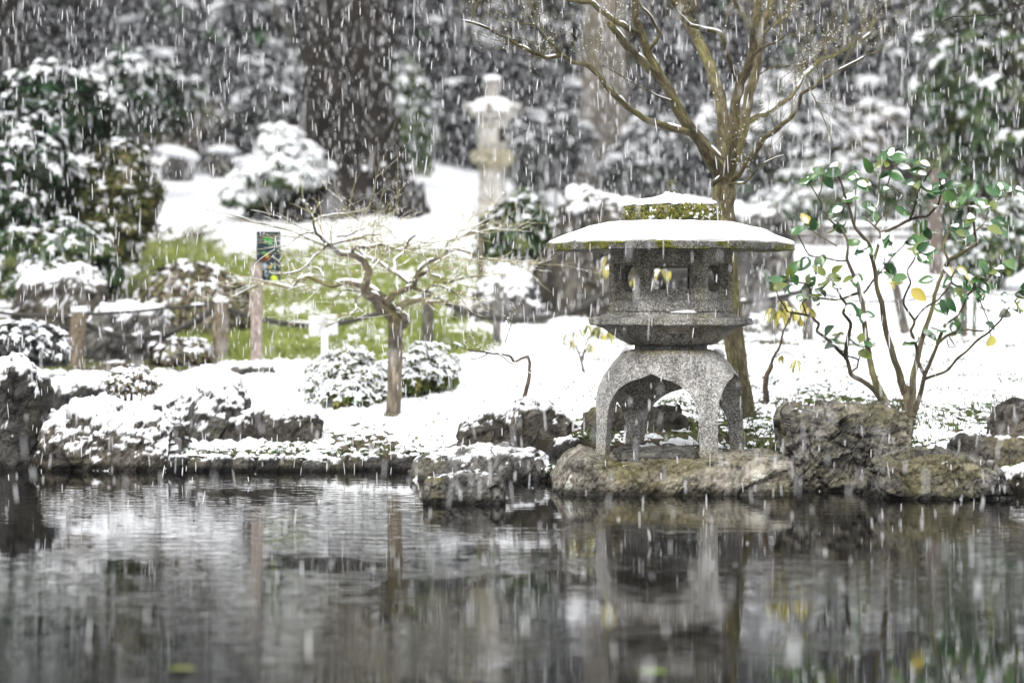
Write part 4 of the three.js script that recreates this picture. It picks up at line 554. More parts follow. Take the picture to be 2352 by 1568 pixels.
{ // the camellia
  const D = 12.0, o = G(2092, D), T = thing('camellia_shrub', 'open leafy shrub with glossy green leaves and several bare stems behind the big blocky boulder', 'shrub', o);
  const k = 0.414, ox = 1740.5, oy = 329.3, A = limbs(T, D, k, ox, oy, M.bark, mossBark([0.1, 0.08, 0.06], [0.19, 0.16, 0.11], [0.2, 0.19, 0.06], 0.28), 0.12), a = (l, r0, r1, dz, opt) => A.add('stem', l, r0, r1, dz, opt);
  a([[850, 1520], [838, 1440], [826, 1380], [812, 1340]], 34, 26, 0.05, { bare: true, bump: 0.3 });
  a([[820, 1390], [784, 1260], [742, 1130], [702, 980], [662, 800], [640, 650], [622, 565], [540, 462], [502, 330], [470, 232], [430, 150]], 22, 5, -0.35, { bare: true });
  a([[722, 1470], [690, 1400], [645, 1290], [612, 1130], [590, 970], [568, 840], [530, 720], [496, 640], [502, 560], [470, 480], [440, 430]], 24, 6, 0.4, { d0: 0.15, bare: true });
  a([[728, 1460], [640, 1360], [522, 1282], [492, 1190], [402, 1100], [330, 1042], [340, 1000], [302, 962], [170, 935]], 16, 6, -0.5);
  a([[490, 1192], [502, 1090], [518, 1000], [476, 940], [496, 900], [440, 800], [400, 740]], 13, 5, -0.3);
  a([[850, 1490], [862, 1300], [902, 1130], [960, 950], [986, 830], [1002, 782], [1062, 660]], 22, 9, 0.3, { bare: true });
  a([[868, 1500], [930, 1280], [972, 1180], [1002, 1110], [1062, 1060], [1160, 1032], [1262, 1042]], 16, 5, -0.4);
  a([[930, 1305], [1050, 1262], [1112, 1190], [1202, 1110], [1282, 1050], [1350, 980], [1402, 905], [1450, 850]], 9, 4, -0.4);
  a([[930, 1290], [892, 1210], [880, 1120], [852, 1040], [872, 985], [810, 880], [850, 772], [834, 700], [880, 620]], 11, 4, -0.3);
  a([[870, 985], [920, 920], [1000, 870], [1060, 800], [1100, 700]], 6, 4, -0.2);
  a([[1000, 1108], [1040, 1010], [1122, 940], [1160, 850], [1222, 800], [1312, 722], [1402, 660]], 11, 4, 0.4);
  a([[1040, 690], [1062, 650], [1142, 602], [1222, 552], [1202, 442], [1180, 372]], 13, 5, -0.3);
  a([[1062, 655], [1030, 570], [1062, 480], [1050, 402], [1062, 330], [1110, 340]], 8, 4, 0.3);
  a([[1142, 604], [1200, 500], [1252, 450], [1302, 350], [1350, 300], [1440, 280]], 7, 3, 0.4);
  a([[640, 655], [672, 560], [684, 500], [640, 450], [600, 420]], 11, 4, 0.1);
  a([[684, 502], [832, 430], [942, 402], [1002, 340], [1022, 250], [1010, 190]], 11, 4, -0.4);
  a([[684, 500], [722, 400], [800, 292], [770, 250]], 6, 3, 0.3); a([[650, 460], [710, 380], [715, 260], [745, 150], [735, 60]], 6, 3, 0.1);
  a([[842, 430], [900, 250], [970, 140]], 8, 3, -0.3); a([[602, 420], [668, 340], [672, 190], [640, 150]], 5, 3, 0.2); a([[540, 462], [545, 260], [555, 190]], 5, 3, 0.2);
  a([[470, 480], [380, 400], [330, 290], [280, 215]], 6, 3, -0.2); a([[335, 300], [362, 200], [395, 170]], 4, 3, 0.1); a([[440, 570], [340, 510], [260, 460]], 5, 3, 0.1); a([[495, 650], [440, 650], [290, 620], [215, 490]], 6, 3, -0.4);
  a([[560, 830], [440, 866], [330, 850], [270, 780], [150, 760]], 9, 4, -0.3); a([[590, 830], [640, 760], [740, 640], [840, 540]], 6, 3, 0.3); a([[610, 800], [700, 690]], 5, 3, -0.1); a([[500, 1180], [560, 1200], [555, 1240], [520, 1270]], 5, 5, 0.1); a([[560, 1200], [590, 1130]], 4, 3, 0); a([[1060, 1062], [1100, 1130], [1065, 1130], [1050, 1080]], 4, 3, -0.1); a([[1220, 810], [1280, 980], [1300, 1090]], 4, 3, -0.2); a([[275, 960], [250, 880], [340, 820]], 5, 3, -0.1); a([[120, 860], [90, 790], [50, 750]], 4, 3, 0); a([[170, 935], [120, 860]], 5, 4, 0);
  const spots = '280,210 310,185 395,212 390,165 430,125 335,150 490,290 505,300 440,360 435,415 555,185 590,215 575,225 690,172 712,72 735,42 755,82 712,105 770,180 815,120 790,65 885,158 930,120 905,108 1015,172 990,250 880,218 905,335 935,235 710,250 800,375 845,380 990,345 965,290 1095,250 1110,220 1165,280 1200,300 1110,340 1095,330 1195,345 1300,275 1345,275 1340,235 1400,250 1440,275 1280,350 1345,430 1315,475 1365,490 1190,410 1090,455 1180,465 1145,495 1105,520 1185,525 1243,510 930,460 890,480 910,520 945,500 830,535 860,583 570,405 625,410 630,360 615,590 695,545 525,550 530,610 480,450 435,480 225,475 290,460 320,455 340,665 335,695 430,700 510,748 430,745 385,770 460,790 540,760 700,655 710,710 760,620 755,735 735,520 200,690 235,685 210,755 190,800 265,800 300,765 135,760 90,760 110,790 240,855 325,850 355,885 345,800 330,830 390,1035 410,1110 450,1070 468,1140 535,1090 580,1075 590,1120 610,1160 935,760 945,570 960,600 930,640 1015,780 1050,775 1115,760 1070,890 1020,915 1080,970 1140,960 1090,1020 1110,1055 1030,1030 990,1055 935,1090 940,1045 860,1090 1300,1010 1355,955 1380,845 1430,900 1290,800 1265,865 1280,920 1390,880 1450,820 1240,820 1210,840 1300,705 1350,690 1410,670 1090,820 1130,850 1160,790 560,930 590,960 1220,760 60,745 150,730 120,775 280,750 1330,700 1270,690 1010,230 1060,290 1130,310 1240,330 950,210 620,130 660,155 520,190 345,655 690,700 1480,840 1500,790 1510,560 1470,300'.split(' ').map((s) => s.split(',').map(Number));
  const yellow = '265,420 1065,705 1140,705 1180,745 895,840 770,770 1300,1095 1210,745 745,765'.split(' ').map((s) => s.split(',').map(Number)), R = rng(71), gs = [];
  const near = (x, y) => { let b = null, e = 1e9; for (const s of A.done) { const d = (s[0] - x) ** 2 + (s[1] - y) ** 2; if (d < e) { e = d; b = s; } } return [b, Math.sqrt(e)]; };
  const more = []; for (const [x, y] of spots) if (R() < 0.78) more.push([x + 22 * (R() < 0.5 ? -1 : 1) + 24 * (R() - 0.5), y + 34 * (R() - 0.6)]);
  for (const [list, mats] of [[spots.concat(more).slice(0, 286), camMats], [yellow, yelMats]]) for (const [cx, cy] of list) {
    const x = ox + cx * k, y = oy + cy * k, [b, dist] = near(x, y), dz = b[2] + (R() - 0.5) * 0.12, L = (0.068 + 0.03 * R()), dir = R() < 0.5 ? 1 : -1;
    const centre = P(x, y, D + dz).sub(o), twig = P(b[0], b[1], D + b[2]).sub(o), out = centre.clone().sub(twig); out.z += (R() - 0.5) * 0.03; if (out.length() < 0.008) out.set(dir * 0.7, -0.3, (R() - 0.3) * 0.5); out.normalize().add(V(dir * 0.5 * R(), -0.45 * R() + 0.1, 0.25 * (R() - 0.5))).normalize();
    const base = centre.clone().addScaledVector(out, -L * 0.5); if (dist > 6) gs.push(limb([twig, twig.clone().lerp(base, 0.5).add(V(0, 0.004, 0)), base], [0.0018, 0.0014, 0.0011], { seg: 0.02, sides: 4, bump: 0 }));
    const up = V((R() - 0.5) * 1.2, 0.2 + 0.5 * R(), 0.5 + 0.6 * R()).normalize(), zax = out.clone().cross(up).normalize(), yax = zax.clone().cross(out).normalize(), q = new THREE.Quaternion().setFromRotationMatrix(new THREE.Matrix4().makeBasis(out, yax, zax));
    const lf = mesh('leaf', camLeaf[Math.floor(R() * 3)], mats[Math.floor(R() * mats.length)], T); lf.position.copy(base); lf.quaternion.copy(q); lf.scale.setScalar(L);
    if (yax.y > 0.36 && R() < 0.5) mesh('snow', camSnow[R() < 0.5 ? 0 : 1], M.snowBlob, lf);
  }
  const tw = mesh('twigs', mergeGeometries(gs), M.twigMoss, T); tw.userData.kind = 'stuff';
}
// young rhododendrons with pale yellow drooping leaves
const rhodoLeaf = [leafGeo(1, 0.3, { fold: 0.25, curl: 0.55, n: 6 }), leafGeo(1, 0.26, { fold: 0.3, curl: 0.75, n: 6 })];
function rhodo(label, D, basePx, stems, clumps, seed, snowy = 0.5) {
  const o = G(basePx, D), T = thing('yellow_leaved_shrub', label, 'shrub', o), R = rng(seed), A = limbs(T, D, 1, 0, 0, M.bark, mossBark([0.11, 0.085, 0.07], [0.17, 0.13, 0.1], [0.2, 0.18, 0.06], 0.1), 0.2);
  for (const [l, r0, r1, dz] of stems) A.add('stem', l, r0, r1, dz ?? 0, { bump: 0.1 });
  for (const [px, py, n, L] of clumps) for (let i = 0; i < n; i++) {
    const w = R() * 6.283, c = P(px, py, D + (R() - 0.5) * 0.05).sub(o), dir = V(Math.cos(w), -0.15 - 0.75 * R(), Math.sin(w)).normalize(), z = dir.clone().cross(V(0, 1, 0)).normalize(), y = z.clone().cross(dir).normalize();
    const lf = mesh('leaf', rhodoLeaf[i % 2], R() < 0.8 ? yelMats[Math.floor(R() * 3)] : camMats[2], T); lf.position.copy(c).addScaledVector(dir, 0.004); lf.quaternion.setFromRotationMatrix(new THREE.Matrix4().makeBasis(dir, y, z)); lf.scale.setScalar(L * D / F * (0.8 + 0.4 * R()));
    if (R() < snowy) { const s = mesh('snow', camSnow[i % 2], M.snowBlob, lf); s.scale.set(1, 1.6, 0.6); }
  }
}
rhodo('spindly yellow-leaved young shrub with snowy leaf tufts, standing on the lawn beside the near lantern', 14.2, 1344, [[[[1344, 882], [1338, 840], [1330, 812], [1322, 790]], 3.2, 2], [[[1334, 826], [1346, 805], [1354, 785]], 2.2, 1.8], [[[1338, 830], [1350, 780], [1372, 752]], 2, 1.6]], [[1305, 765, 9, 26], [1325, 755, 10, 26], [1348, 745, 9, 26], [1372, 748, 10, 28], [1395, 758, 8, 28], [1318, 785, 8, 20], [1355, 790, 8, 22]], 81, 0.75);
rhodo('yellow-leaved plant on a crooked dark stem, right of the near lantern', 12.9, 1760, [[[[1760, 930], [1758, 890], [1762, 860], [1774, 832]], 8, 5.5], [[[1770, 842], [1790, 800], [1800, 760], [1818, 715]], 3.6, 2, -0.1], [[[1782, 820], [1800, 808], [1815, 812], [1828, 824]], 1.4, 1, -0.05]], [[1772, 706, 8, 30], [1790, 712, 11, 34], [1812, 704, 12, 34], [1834, 712, 11, 34], [1856, 706, 9, 32], [1800, 690, 8, 26], [1845, 694, 8, 26], [1828, 826, 9, 26], [1796, 815, 3, 22]], 83, 0.3);
rhodo('yellow-leaved plant behind the near lantern, glimpsed through its windows', 14.6, 1470, [[[[1470, 830], [1462, 740], [1450, 660], [1420, 610]], 4, 2], [[[1456, 690], [1490, 650], [1520, 620]], 2.5, 1.8]], [[1395, 588, 8, 24], [1392, 612, 10, 26], [1410, 605, 7, 24], [1520, 618, 9, 26], [1540, 622, 6, 22], [1456, 640, 7, 22], [1460, 665, 6, 20]], 85, 0.5);
{ // the crooked stump of a twig
  const D = 12.6, o = G(1205, D), T = thing('crooked_sapling', 'crooked leafless sapling stem bent sideways above the peaked brown rock', 'sapling', o), A = limbs(T, D, 1, 0, 0, M.bark, mossBark([0.11, 0.085, 0.065], [0.18, 0.14, 0.11], [0.2, 0.18, 0.08], 0.1), 0.9);
  A.add('stem', [[1204, 912], [1210, 890], [1216, 860], [1217, 832], [1212, 818], [1200, 822], [1180, 830], [1172, 818], [1160, 815], [1130, 812], [1090, 806], [1066, 800]], 5.2, 1.6, -0.3, { bump: 0.15 });
  A.add('branch', [[1146, 814], [1170, 832], [1200, 846], [1222, 860]], 1.8, 1, -0.1); A.add('branch', [[1120, 811], [1100, 822], [1078, 826]], 1.6, 1, 0.2); A.add('branch', [[1150, 815], [1162, 780], [1174, 745], [1180, 700]], 1.6, 1, 0.3);
  A.twigs(rng(3), { every: 0.05, len: [0.04, 0.1], r: 0.0014, levels: 1, from: 0.45, mat: M.twigMoss });
}
{ // dark twigs hanging into the upper corner from a tree out of the picture
  const D = 12.6, T = thing('hanging_branch', 'thin dark bare branch reaching in from above at the upper frame corner', 'branch', P(2460, -60, D)), k = 0.342, A = limbs(T, D, k, 1552, 0, M.bark, () => [0.09, 0.085, 0.08], 0);
  const a = (l, r0, r1, dz, o2) => A.add('branch', l, r0, r1, dz, { sides: 6, ...o2 });
  a([[2655, -180], [2480, -60], [2330, 30], [2200, 95], [2080, 100], [1960, 110], [1840, 120], [1760, 180], [1690, 260], [1600, 325]], 8, 2.5, -0.4); a([[2200, 95], [2130, 60], [2020, 0]], 4, 2.5, 0.1); a([[2220, 100], [2185, 200], [2190, 380], [2220, 470], [2280, 600]], 3.5, 2, -0.2); a([[2300, 40], [2260, 160], [2140, 180], [2070, 240]], 3, 2, 0.1); a([[1900, 80], [1960, 20], [2000, -40]], 3, 2, 0.1); a([[1745, 185], [1770, 260], [1800, 300]], 2.4, 1.6, 0.1); a([[2080, 100], [2040, 180], [1990, 200]], 2, 1.6, 0.1);
  A.twigs(rng(13), { every: 0.09, len: [0.05, 0.16], r: 0.0013, levels: 1, from: 0.15, up: -0.2, snow: 0.15 });
}

// ---------------------------------------------------------------- bushes: stems, leaf sprays and the snow they hold
const sprayGeo = (n, w, droop, seed) => { const R = rng(seed), gs = []; for (let i = 0; i < n; i++) { const g = leafGeo(1, w, { fold: 0.2, curl: droop, n: 3 }); g.rotateZ(0.5 - 0.7 * R()).rotateY(i / n * 6.283 + R()); g.scale(0.7 + 0.4 * R(), 1, 0.7 + 0.4 * R()); gs.push(g); } return mergeGeometries(gs); };
const snowSpray = (n, w, seed) => { const R = rng(seed), gs = []; for (let i = 0; i < n; i++) { const l = 0.75 + 0.2 * R(), g = grid(4, 3, (u, v) => { const s = Math.sin(Math.PI * Math.pow(v, 0.85)), q = (u - 0.5) * w * 0.85 * s; return V((0.06 + v * 0.8) * l, 0.05 + 0.11 * Math.sin(Math.PI * u) * s - 0.16 * v * v, -q); }); g.rotateZ(0.35 - 0.5 * R()).rotateY(i / n * 6.283 + R()); gs.push(g); } const b = blobGeo(seed, 1, 0.3); b.scale(0.24, 0.12, 0.24).translate(0, 0.1, 0); b.setAttribute('uv', new THREE.Float32BufferAttribute(new Float32Array(b.attributes.position.count * 2), 2)); gs.push(b); return mergeGeometries(gs); };
const SNOWY = { broad: [snowSpray(5, 0.4, 1), snowSpray(4, 0.46, 2)], small: [snowSpray(5, 0.5, 3), snowSpray(4, 0.55, 4)] };
const SPRAY = { broad: [sprayGeo(7, 0.36, 0.3, 1), sprayGeo(6, 0.42, 0.2, 2)], small: [sprayGeo(6, 0.5, 0.15, 3), sprayGeo(5, 0.5, 0.3, 4)] };
const snowBits = [blobGeo(11, 1, 0.4), blobGeo(23, 1, 0.5)];
const pal = (...l) => (k) => { const i = Math.min(l.length - 1, Math.floor(k * l.length)), c = l[i]; return C(c[0] * (0.75 + 0.5 * ((k * 7.3) % 1)), c[1] * (0.75 + 0.5 * ((k * 7.3) % 1)), c[2] * (0.75 + 0.5 * ((k * 7.3) % 1))); };
const GREEN = pal([0.03, 0.055, 0.022], [0.045, 0.085, 0.035], [0.06, 0.09, 0.03], [0.085, 0.1, 0.03]), DARKG = pal([0.012, 0.018, 0.01], [0.02, 0.032, 0.015], [0.035, 0.048, 0.022], [0.02, 0.055, 0.022]), OLIVE = pal([0.07, 0.07, 0.02], [0.1, 0.095, 0.03], [0.06, 0.075, 0.02], [0.035, 0.04, 0.015], [0.13, 0.11, 0.05]), BROWN = pal([0.1, 0.08, 0.06], [0.15, 0.12, 0.09], [0.17, 0.15, 0.1], [0.07, 0.055, 0.04], [0.12, 0.12, 0.05]), GREY = pal([0.04, 0.04, 0.039], [0.06, 0.058, 0.056], [0.026, 0.027, 0.026], [0.045, 0.06, 0.04]);
const YG = pal([0.12, 0.14, 0.035], [0.08, 0.12, 0.03], [0.17, 0.16, 0.05], [0.05, 0.07, 0.025]);
function foliage(T, R, { c, r, n, size, col, snow, lump = 0.3, inner = 0.55, kind = 'broad', flat = 0.6, seed = 1, snowSize = 0.55, low = -0.55, cone = 0 }) {
  const sets = [[], []], sn = [[], []], up = V(0, 1, 0), q = new THREE.Quaternion(), q2 = new THREE.Quaternion();
  for (let i = 0; i < n; i++) {
    const y = lerp(low, 1, R()), w = R() * 6.283, s = Math.sqrt(1 - y * y), d = V(Math.cos(w) * s, y, Math.sin(w) * s), f = lerp(inner, 1, Math.sqrt(R())) * (1 + lump * fbm(d.x * 2.3 + seed, d.y * 2.3, d.z * 2.3, 3)), kx = 1 - cone * sstep(-0.2, 1, y);
    const p = V(c.x + d.x * r[0] * f * kx, c.y + d.y * r[1] * f, c.z + d.z * r[2] * f * kx), nn = d.clone().add(V((R() - 0.5) * 0.9, flat + 0.5 * R(), (R() - 0.5) * 0.9)).normalize(), z = size * (0.65 + 0.7 * R());
    q.setFromUnitVectors(up, nn); q2.setFromAxisAngle(up, R() * 6.283); q.multiply(q2);
    sets[i % 2].push([mat4(p, q, z), col(R())]);
    const cover = fbm(p.x * 3.2, p.y * 3.2, p.z * 3.2 + seed, 3);
    if (R() < snow * 0.72 * sstep(-0.55, 0.45, y + 0.9 * cover + (f - 0.85))) sn[i % 2].push([mat4(p.clone().add(V(0, z * (0.04 + 0.14 * snowSize), 0)), q, [z * (0.7 + 0.4 * R()) * (0.6 + 0.55 * snowSize), z * (0.9 + snowSize), z * (0.7 + 0.4 * R()) * (0.6 + 0.55 * snowSize)])]);
  }
  for (const k of [0, 1]) { if (sets[k].length) many('foliage', SPRAY[kind][k], M.leaf, sets[k], T); if (sn[k].length) many('snow', SNOWY[kind][k], M.snowBlob, sn[k], T); }
}
const kind0 = (n) => /evergreen|covered|azalea/.test(n);
function bush(name, label, { px, py, D, rx, ry, rz, n = 1200, size = 0.09, col = GREEN, snow = 0.5, stems = 7, seed = 1, group, ...rest }) {
  const s = D / F, b = G(px, D), T = thing(name, label, name.includes('hedge') ? 'hedge' : 'bush', b, group), R = rng(seed * 977 + 5), c = P(px, py, D).sub(b), r = [rx * s, ry * s, rz ?? rx * s * 0.8];
  const gs = []; for (let i = 0; i < stems; i++) { const w = R() * 6.283, e = V(c.x + Math.cos(w) * r[0] * 0.6 * R(), c.y + r[1] * (R() * 0.9 - 0.2), c.z + Math.sin(w) * r[2] * 0.6 * R()), a = V(Math.cos(w) * 0.12 * r[0], -0.1, Math.sin(w) * 0.12 * r[2]); gs.push(limb([a, a.clone().lerp(e, 0.4).add(V((R() - 0.5) * 0.1 * r[0], 0.05 * r[1], 0)), e], [0.022, 0.015, 0.006].map((k) => k * Math.max(0.4, r[1])), { seg: 0.08, sides: 6 })); }
  const m = mesh('stems', mergeGeometries(gs), M.twig, T); m.userData.kind = 'stuff';
  const lobes = kind0(name) ? 5 : 1;
  if (lobes === 1) foliage(T, R, { c, r, n, size, col, snow, seed, ...rest });
  else for (let i = 0; i < lobes; i++) { const w = i / lobes * 6.283 + R(), h = i === 0 ? 0.32 : (R() - 0.62) * 0.8, o = i === 0 ? 0.1 : 0.42 + 0.2 * R(), q = 0.5 + 0.18 * R(); foliage(T, R, { c: V(c.x + Math.cos(w) * r[0] * o, c.y + r[1] * h, c.z + Math.sin(w) * r[2] * o), r: r.map((e) => e * q * (i === 0 ? 1.15 : 1)), n: Math.round(n / lobes * 1.15), size: size * 0.8, col, snow: snow * 0.82, seed: seed + i * 7, snowSize: 0.38, lump: 0.55, ...rest }); }
  return T;
}
bush('evergreen_bush', 'large dark evergreen bush heaped with snow, uppermost one at the frame edge beside the slope', { px: 95, py: 290, D: 20.6, rx: 190, ry: 150, n: 2600, size: 0.12, col: DARKG, snow: 0.75, seed: 1, low: -0.8 });
bush('evergreen_bush', 'dark hollow evergreen bush with horizontal snowy sprays, below the uppermost one at the frame edge', { px: 40, py: 440, D: 19.6, rx: 170, ry: 120, n: 1900, size: 0.12, col: DARKG, snow: 0.7, seed: 2, low: -0.8, inner: 0.7 });
bush('evergreen_bush', 'olive-green bush with little snow standing at the edge of the snowy slope', { px: 258, py: 460, D: 19.8, rx: 112, ry: 140, n: 2000, size: 0.1, col: OLIVE, snow: 0.42, seed: 3, low: -0.9 });
bush('evergreen_bush', 'fresh green snow-sprinkled bush above the snow-capped upright rock', { px: 130, py: 610, D: 18.3, rx: 180, ry: 100, n: 2300, size: 0.1, col: GREEN, snow: 0.62, seed: 4, low: -0.8 });
bush('clipped_bush', 'round clipped brown bush without snow, behind the rope and the fence post', { px: 440, py: 712, D: 18.3, rx: 130, ry: 106, n: 3600, size: 0.075, col: pal([0.15, 0.12, 0.09], [0.22, 0.18, 0.13], [0.24, 0.22, 0.13], [0.09, 0.07, 0.05], [0.17, 0.17, 0.07]), snow: 0.12, kind: 'small', seed: 5, inner: 0.75, lump: 0.12, low: -0.35 });
bush('low_bush', 'low snowy bush between the tall dark boulder and the upright rock', { px: 50, py: 800, D: 15.4, rx: 110, ry: 60, n: 900, size: 0.055, col: GREY, snow: 0.75, kind: 'small', seed: 6 });
bush('low_bush', 'low pinkish-brown heath plant under the sagging rope', { px: 420, py: 812, D: 16.4, rx: 75, ry: 34, n: 420, size: 0.045, col: BROWN, snow: 0.45, kind: 'small', seed: 7 });
bush('low_bush', 'small leafy twigs poking from the snow on the lumpy bank above the slanting slab', { px: 300, py: 880, D: 13.6, rx: 66, ry: 40, n: 240, size: 0.035, col: BROWN, snow: 1.6, kind: 'small', seed: 8, inner: 0.3 });
bush('azalea_bush', 'snow-laden yellow-green azalea beside the twisted trunk, the sparser of the pair', { px: 800, py: 884, D: 14.1, rx: 88, ry: 78, n: 1200, size: 0.042, col: YG, snow: 2.6, kind: 'small', seed: 9, low: -0.45, inner: 0.3, stems: 22, snowSize: 1.15, lump: 0.7 });
bush('azalea_bush', 'snow-laden darker azalea just right of the twisted maple trunk', { px: 958, py: 884, D: 14.3, rx: 86, ry: 80, n: 1400, size: 0.042, col: YG, snow: 2.2, kind: 'small', seed: 10, low: -0.7, inner: 0.35, stems: 16, snowSize: 1.05, lump: 0.7 });
bush('low_bush', 'tiny sprig of reddish-green leaves beside the label stand', { px: 738, py: 848, D: 15.2, rx: 34, ry: 20, n: 110, size: 0.036, col: YG, snow: 0.6, kind: 'small', seed: 11, inner: 0.3 });
bush('evergreen_bush', 'dark green bush with snowy tips beside the brown outcrop, behind the twisted maple', { px: 1192, py: 540, D: 20.2, rx: 88, ry: 100, n: 1000, size: 0.1, col: GREEN, snow: 0.6, seed: 12, low: -0.8, inner: 0.4 });
bush('snow_covered_bush', 'cone-shaped heap of greenery buried in snow against the foot of the huge tree', { px: 640, py: 425, D: 25.2, rx: 125, ry: 120, n: 2600, size: 0.12, col: GREEN, snow: 3, seed: 13, low: -0.3, cone: 0.35, snowSize: 0.8, flat: 0.9 });
bush('evergreen_bush', 'snowy green bush between the huge tree and the far pedestal lantern', { px: 925, py: 290, D: 31, rx: 82, ry: 150, n: 1500, size: 0.15, col: GREEN, snow: 0.72, seed: 14, low: -0.9, inner: 0.4 });
bush('evergreen_bush', 'grey-green snowy bush on the far slope, behind the uppermost dark bush', { px: 310, py: 230, D: 27, rx: 150, ry: 110, n: 1900, size: 0.14, col: DARKG, snow: 0.62, seed: 15, low: -0.9 });
bush('evergreen_bush', 'brownish snowy bush behind the snow-capped stones on the slope', { px: 440, py: 300, D: 32, rx: 110, ry: 90, n: 1200, size: 0.15, col: BROWN, snow: 0.55, seed: 16, low: -0.9 });
bush('snow_covered_bush', 'pale bush thick with snow just left of the huge trunk', { px: 610, py: 230, D: 32, rx: 80, ry: 130, n: 1300, size: 0.16, col: GREY, snow: 0.95, seed: 17, low: -0.9 });
bush('snow_covered_bush', 'pale rounded bush thick with snow, seen through the fork of the bare tree', { px: 1770, py: 300, D: 33, rx: 150, ry: 110, n: 1900, size: 0.16, col: GREY, snow: 1.1, seed: 18, low: -0.9, snowSize: 0.75 });
bush('snow_covered_bush', 'wide pale mound of snowy twigs to the right of the bare tree', { px: 2010, py: 320, D: 34, rx: 160, ry: 90, n: 1900, size: 0.15, col: BROWN, snow: 1.0, seed: 19, low: -0.9, snowSize: 0.75 });
bush('snow_covered_bush', 'low white-crusted hedge bush above the rail fence, green at its foot', { px: 1900, py: 440, D: 31, rx: 180, ry: 82, n: 2300, size: 0.13, col: GREEN, snow: 1.0, seed: 20, low: -0.9, snowSize: 0.7 });
bush('evergreen_bush', 'dim snowy bush between the far pedestal lantern and the pale trunk', { px: 1265, py: 345, D: 34, rx: 110, ry: 110, n: 1500, size: 0.16, col: GREY, snow: 0.6, seed: 21, low: -0.9 });
bush('evergreen_bush', 'dim snowy bush in front of the pale trunk, above the outcrop', { px: 1500, py: 360, D: 33, rx: 120, ry: 90, n: 1500, size: 0.16, col: GREY, snow: 0.7, seed: 22, low: -0.9 });
bush('evergreen_bush', 'snow-dusted green bush at the frame edge behind the leafy shrub', { px: 2300, py: 560, D: 22.5, rx: 110, ry: 100, n: 1400, size: 0.1, col: GREEN, snow: 0.8, seed: 23, low: -0.9 });
bush('low_bush', 'small bright green tuft with snow at the waterline by the frame edge', { px: 2335, py: 1078, D: 11.2, rx: 34, ry: 22, n: 170, size: 0.025, col: pal([0.08, 0.2, 0.03], [0.05, 0.13, 0.03], [0.13, 0.2, 0.04]), snow: 0.7, kind: 'small', seed: 24 });
bush('low_bush', 'small dark green weed at the foot of the big blocky boulder', { px: 1812, py: 1032, D: 11.3, rx: 16, ry: 14, n: 50, size: 0.02, col: GREEN, snow: 0.1, kind: 'small', seed: 25 });
bush('low_bush', 'small weed between the dark corner rock and the lantern base', { px: 1262, py: 1078, D: 11.5, rx: 18, ry: 12, n: 60, size: 0.02, col: GREEN, snow: 0.5, kind: 'small', seed: 26 });

// ---------------------------------------------------------------- trees of the background
{ // the huge trunk
  const D = 26, b = G(798, D), T = thing('huge_tree', 'huge dark rough-barked tree trunk with flared roots rising out of the picture on the slope', 'tree', b), s = D / F, tone = (q) => { const k = 0.8 + 0.6 * fbm(q.x * 5, q.y * 1.2, q.z * 5, 4); return [0.055 * k, 0.046 * k, 0.039 * k]; };
  const q = (x, y, dz = 0) => P(x, y, D + dz).sub(b);
  const g = grid(72, 130, (u, v) => { const y = lerp(-0.4, 11, v * v * 0.6 + v * 0.4), w = -u * 6.2832, flare = 0.62 * Math.exp(-Math.max(0, y) * 1.7), r = (0.4 + 0.075 * sstep(1.2, 3.6, y) - 0.012 * Math.max(0, y - 4)) + flare * (0.75 + 0.5 * Math.max(0, noise(Math.cos(w) * 2.2 + 3, Math.sin(w) * 2.2, 4))), ridge = 0.035 * Math.abs(fbm(Math.cos(w) * 9, Math.sin(w) * 9, y * 0.7, 3)) * 2 + 0.05 * noise(Math.cos(w) * 1.6, Math.sin(w) * 1.6, y * 0.4); return V(Math.cos(w) * (r + ridge) - 0.03 * y * 0.2, y, -Math.sin(w) * (r + ridge)); }, true);
  { const uv = g.attributes.uv; for (let i = 0; i < uv.count; i++) uv.setXY(i, uv.getX(i) * 2.2, g.attributes.position.getY(i) * 0.5); }
  mesh('trunk', tint(g, tone), M.barkBig, T);
  mesh('root', tint(limb([q(838, 360, -0.3), q(858, 400, -0.45), q(876, 440, -0.6), q(900, 488, -0.7), q(925, 510, -0.8)], [0.06, 0.1, 0.11, 0.1, 0.06], { sides: 12, bump: 0.3 }), tone), M.barkBig, T);
  mesh('root', tint(limb([q(752, 400, -0.4), q(735, 450, -0.6), q(700, 492, -0.9), q(660, 520, -1)], [0.08, 0.13, 0.13, 0.06], { sides: 12, bump: 0.3 }), tone), M.barkBig, T);
  mesh('limb', tint(limb([V(-0.3, 5.2, 0), V(-1.2, 6.4, 0.2), V(-2.2, 8, 0.3), V(-3, 10, 0)], [0.14, 0.11, 0.09, 0.05], { sides: 10 }), tone), M.barkBig, T);
  mesh('limb', tint(limb([q(702, 150, 0), q(668, 80, -0.2), q(630, 20, -0.3), q(590, -60, -0.4)], [0.05, 0.045, 0.04, 0.03], { sides: 10 }), () => [0.24, 0.23, 0.2]), M.barkBig, T);
  const R = rng(19), w = []; for (let i = 0; i < 14; i++) { const a = R() * 6.283, y = 0.1 + 1.2 * R() * R(), r = 0.5 + 0.3 * Math.exp(-y * 1.3); w.push([mat4(V(Math.cos(a) * r, y, Math.sin(a) * r), [R() * 3, R() * 3, R() * 3], [0.03, 0.012, 0.03])]); } many('snow', snowBits[0], M.snowBlob, w, T);
}
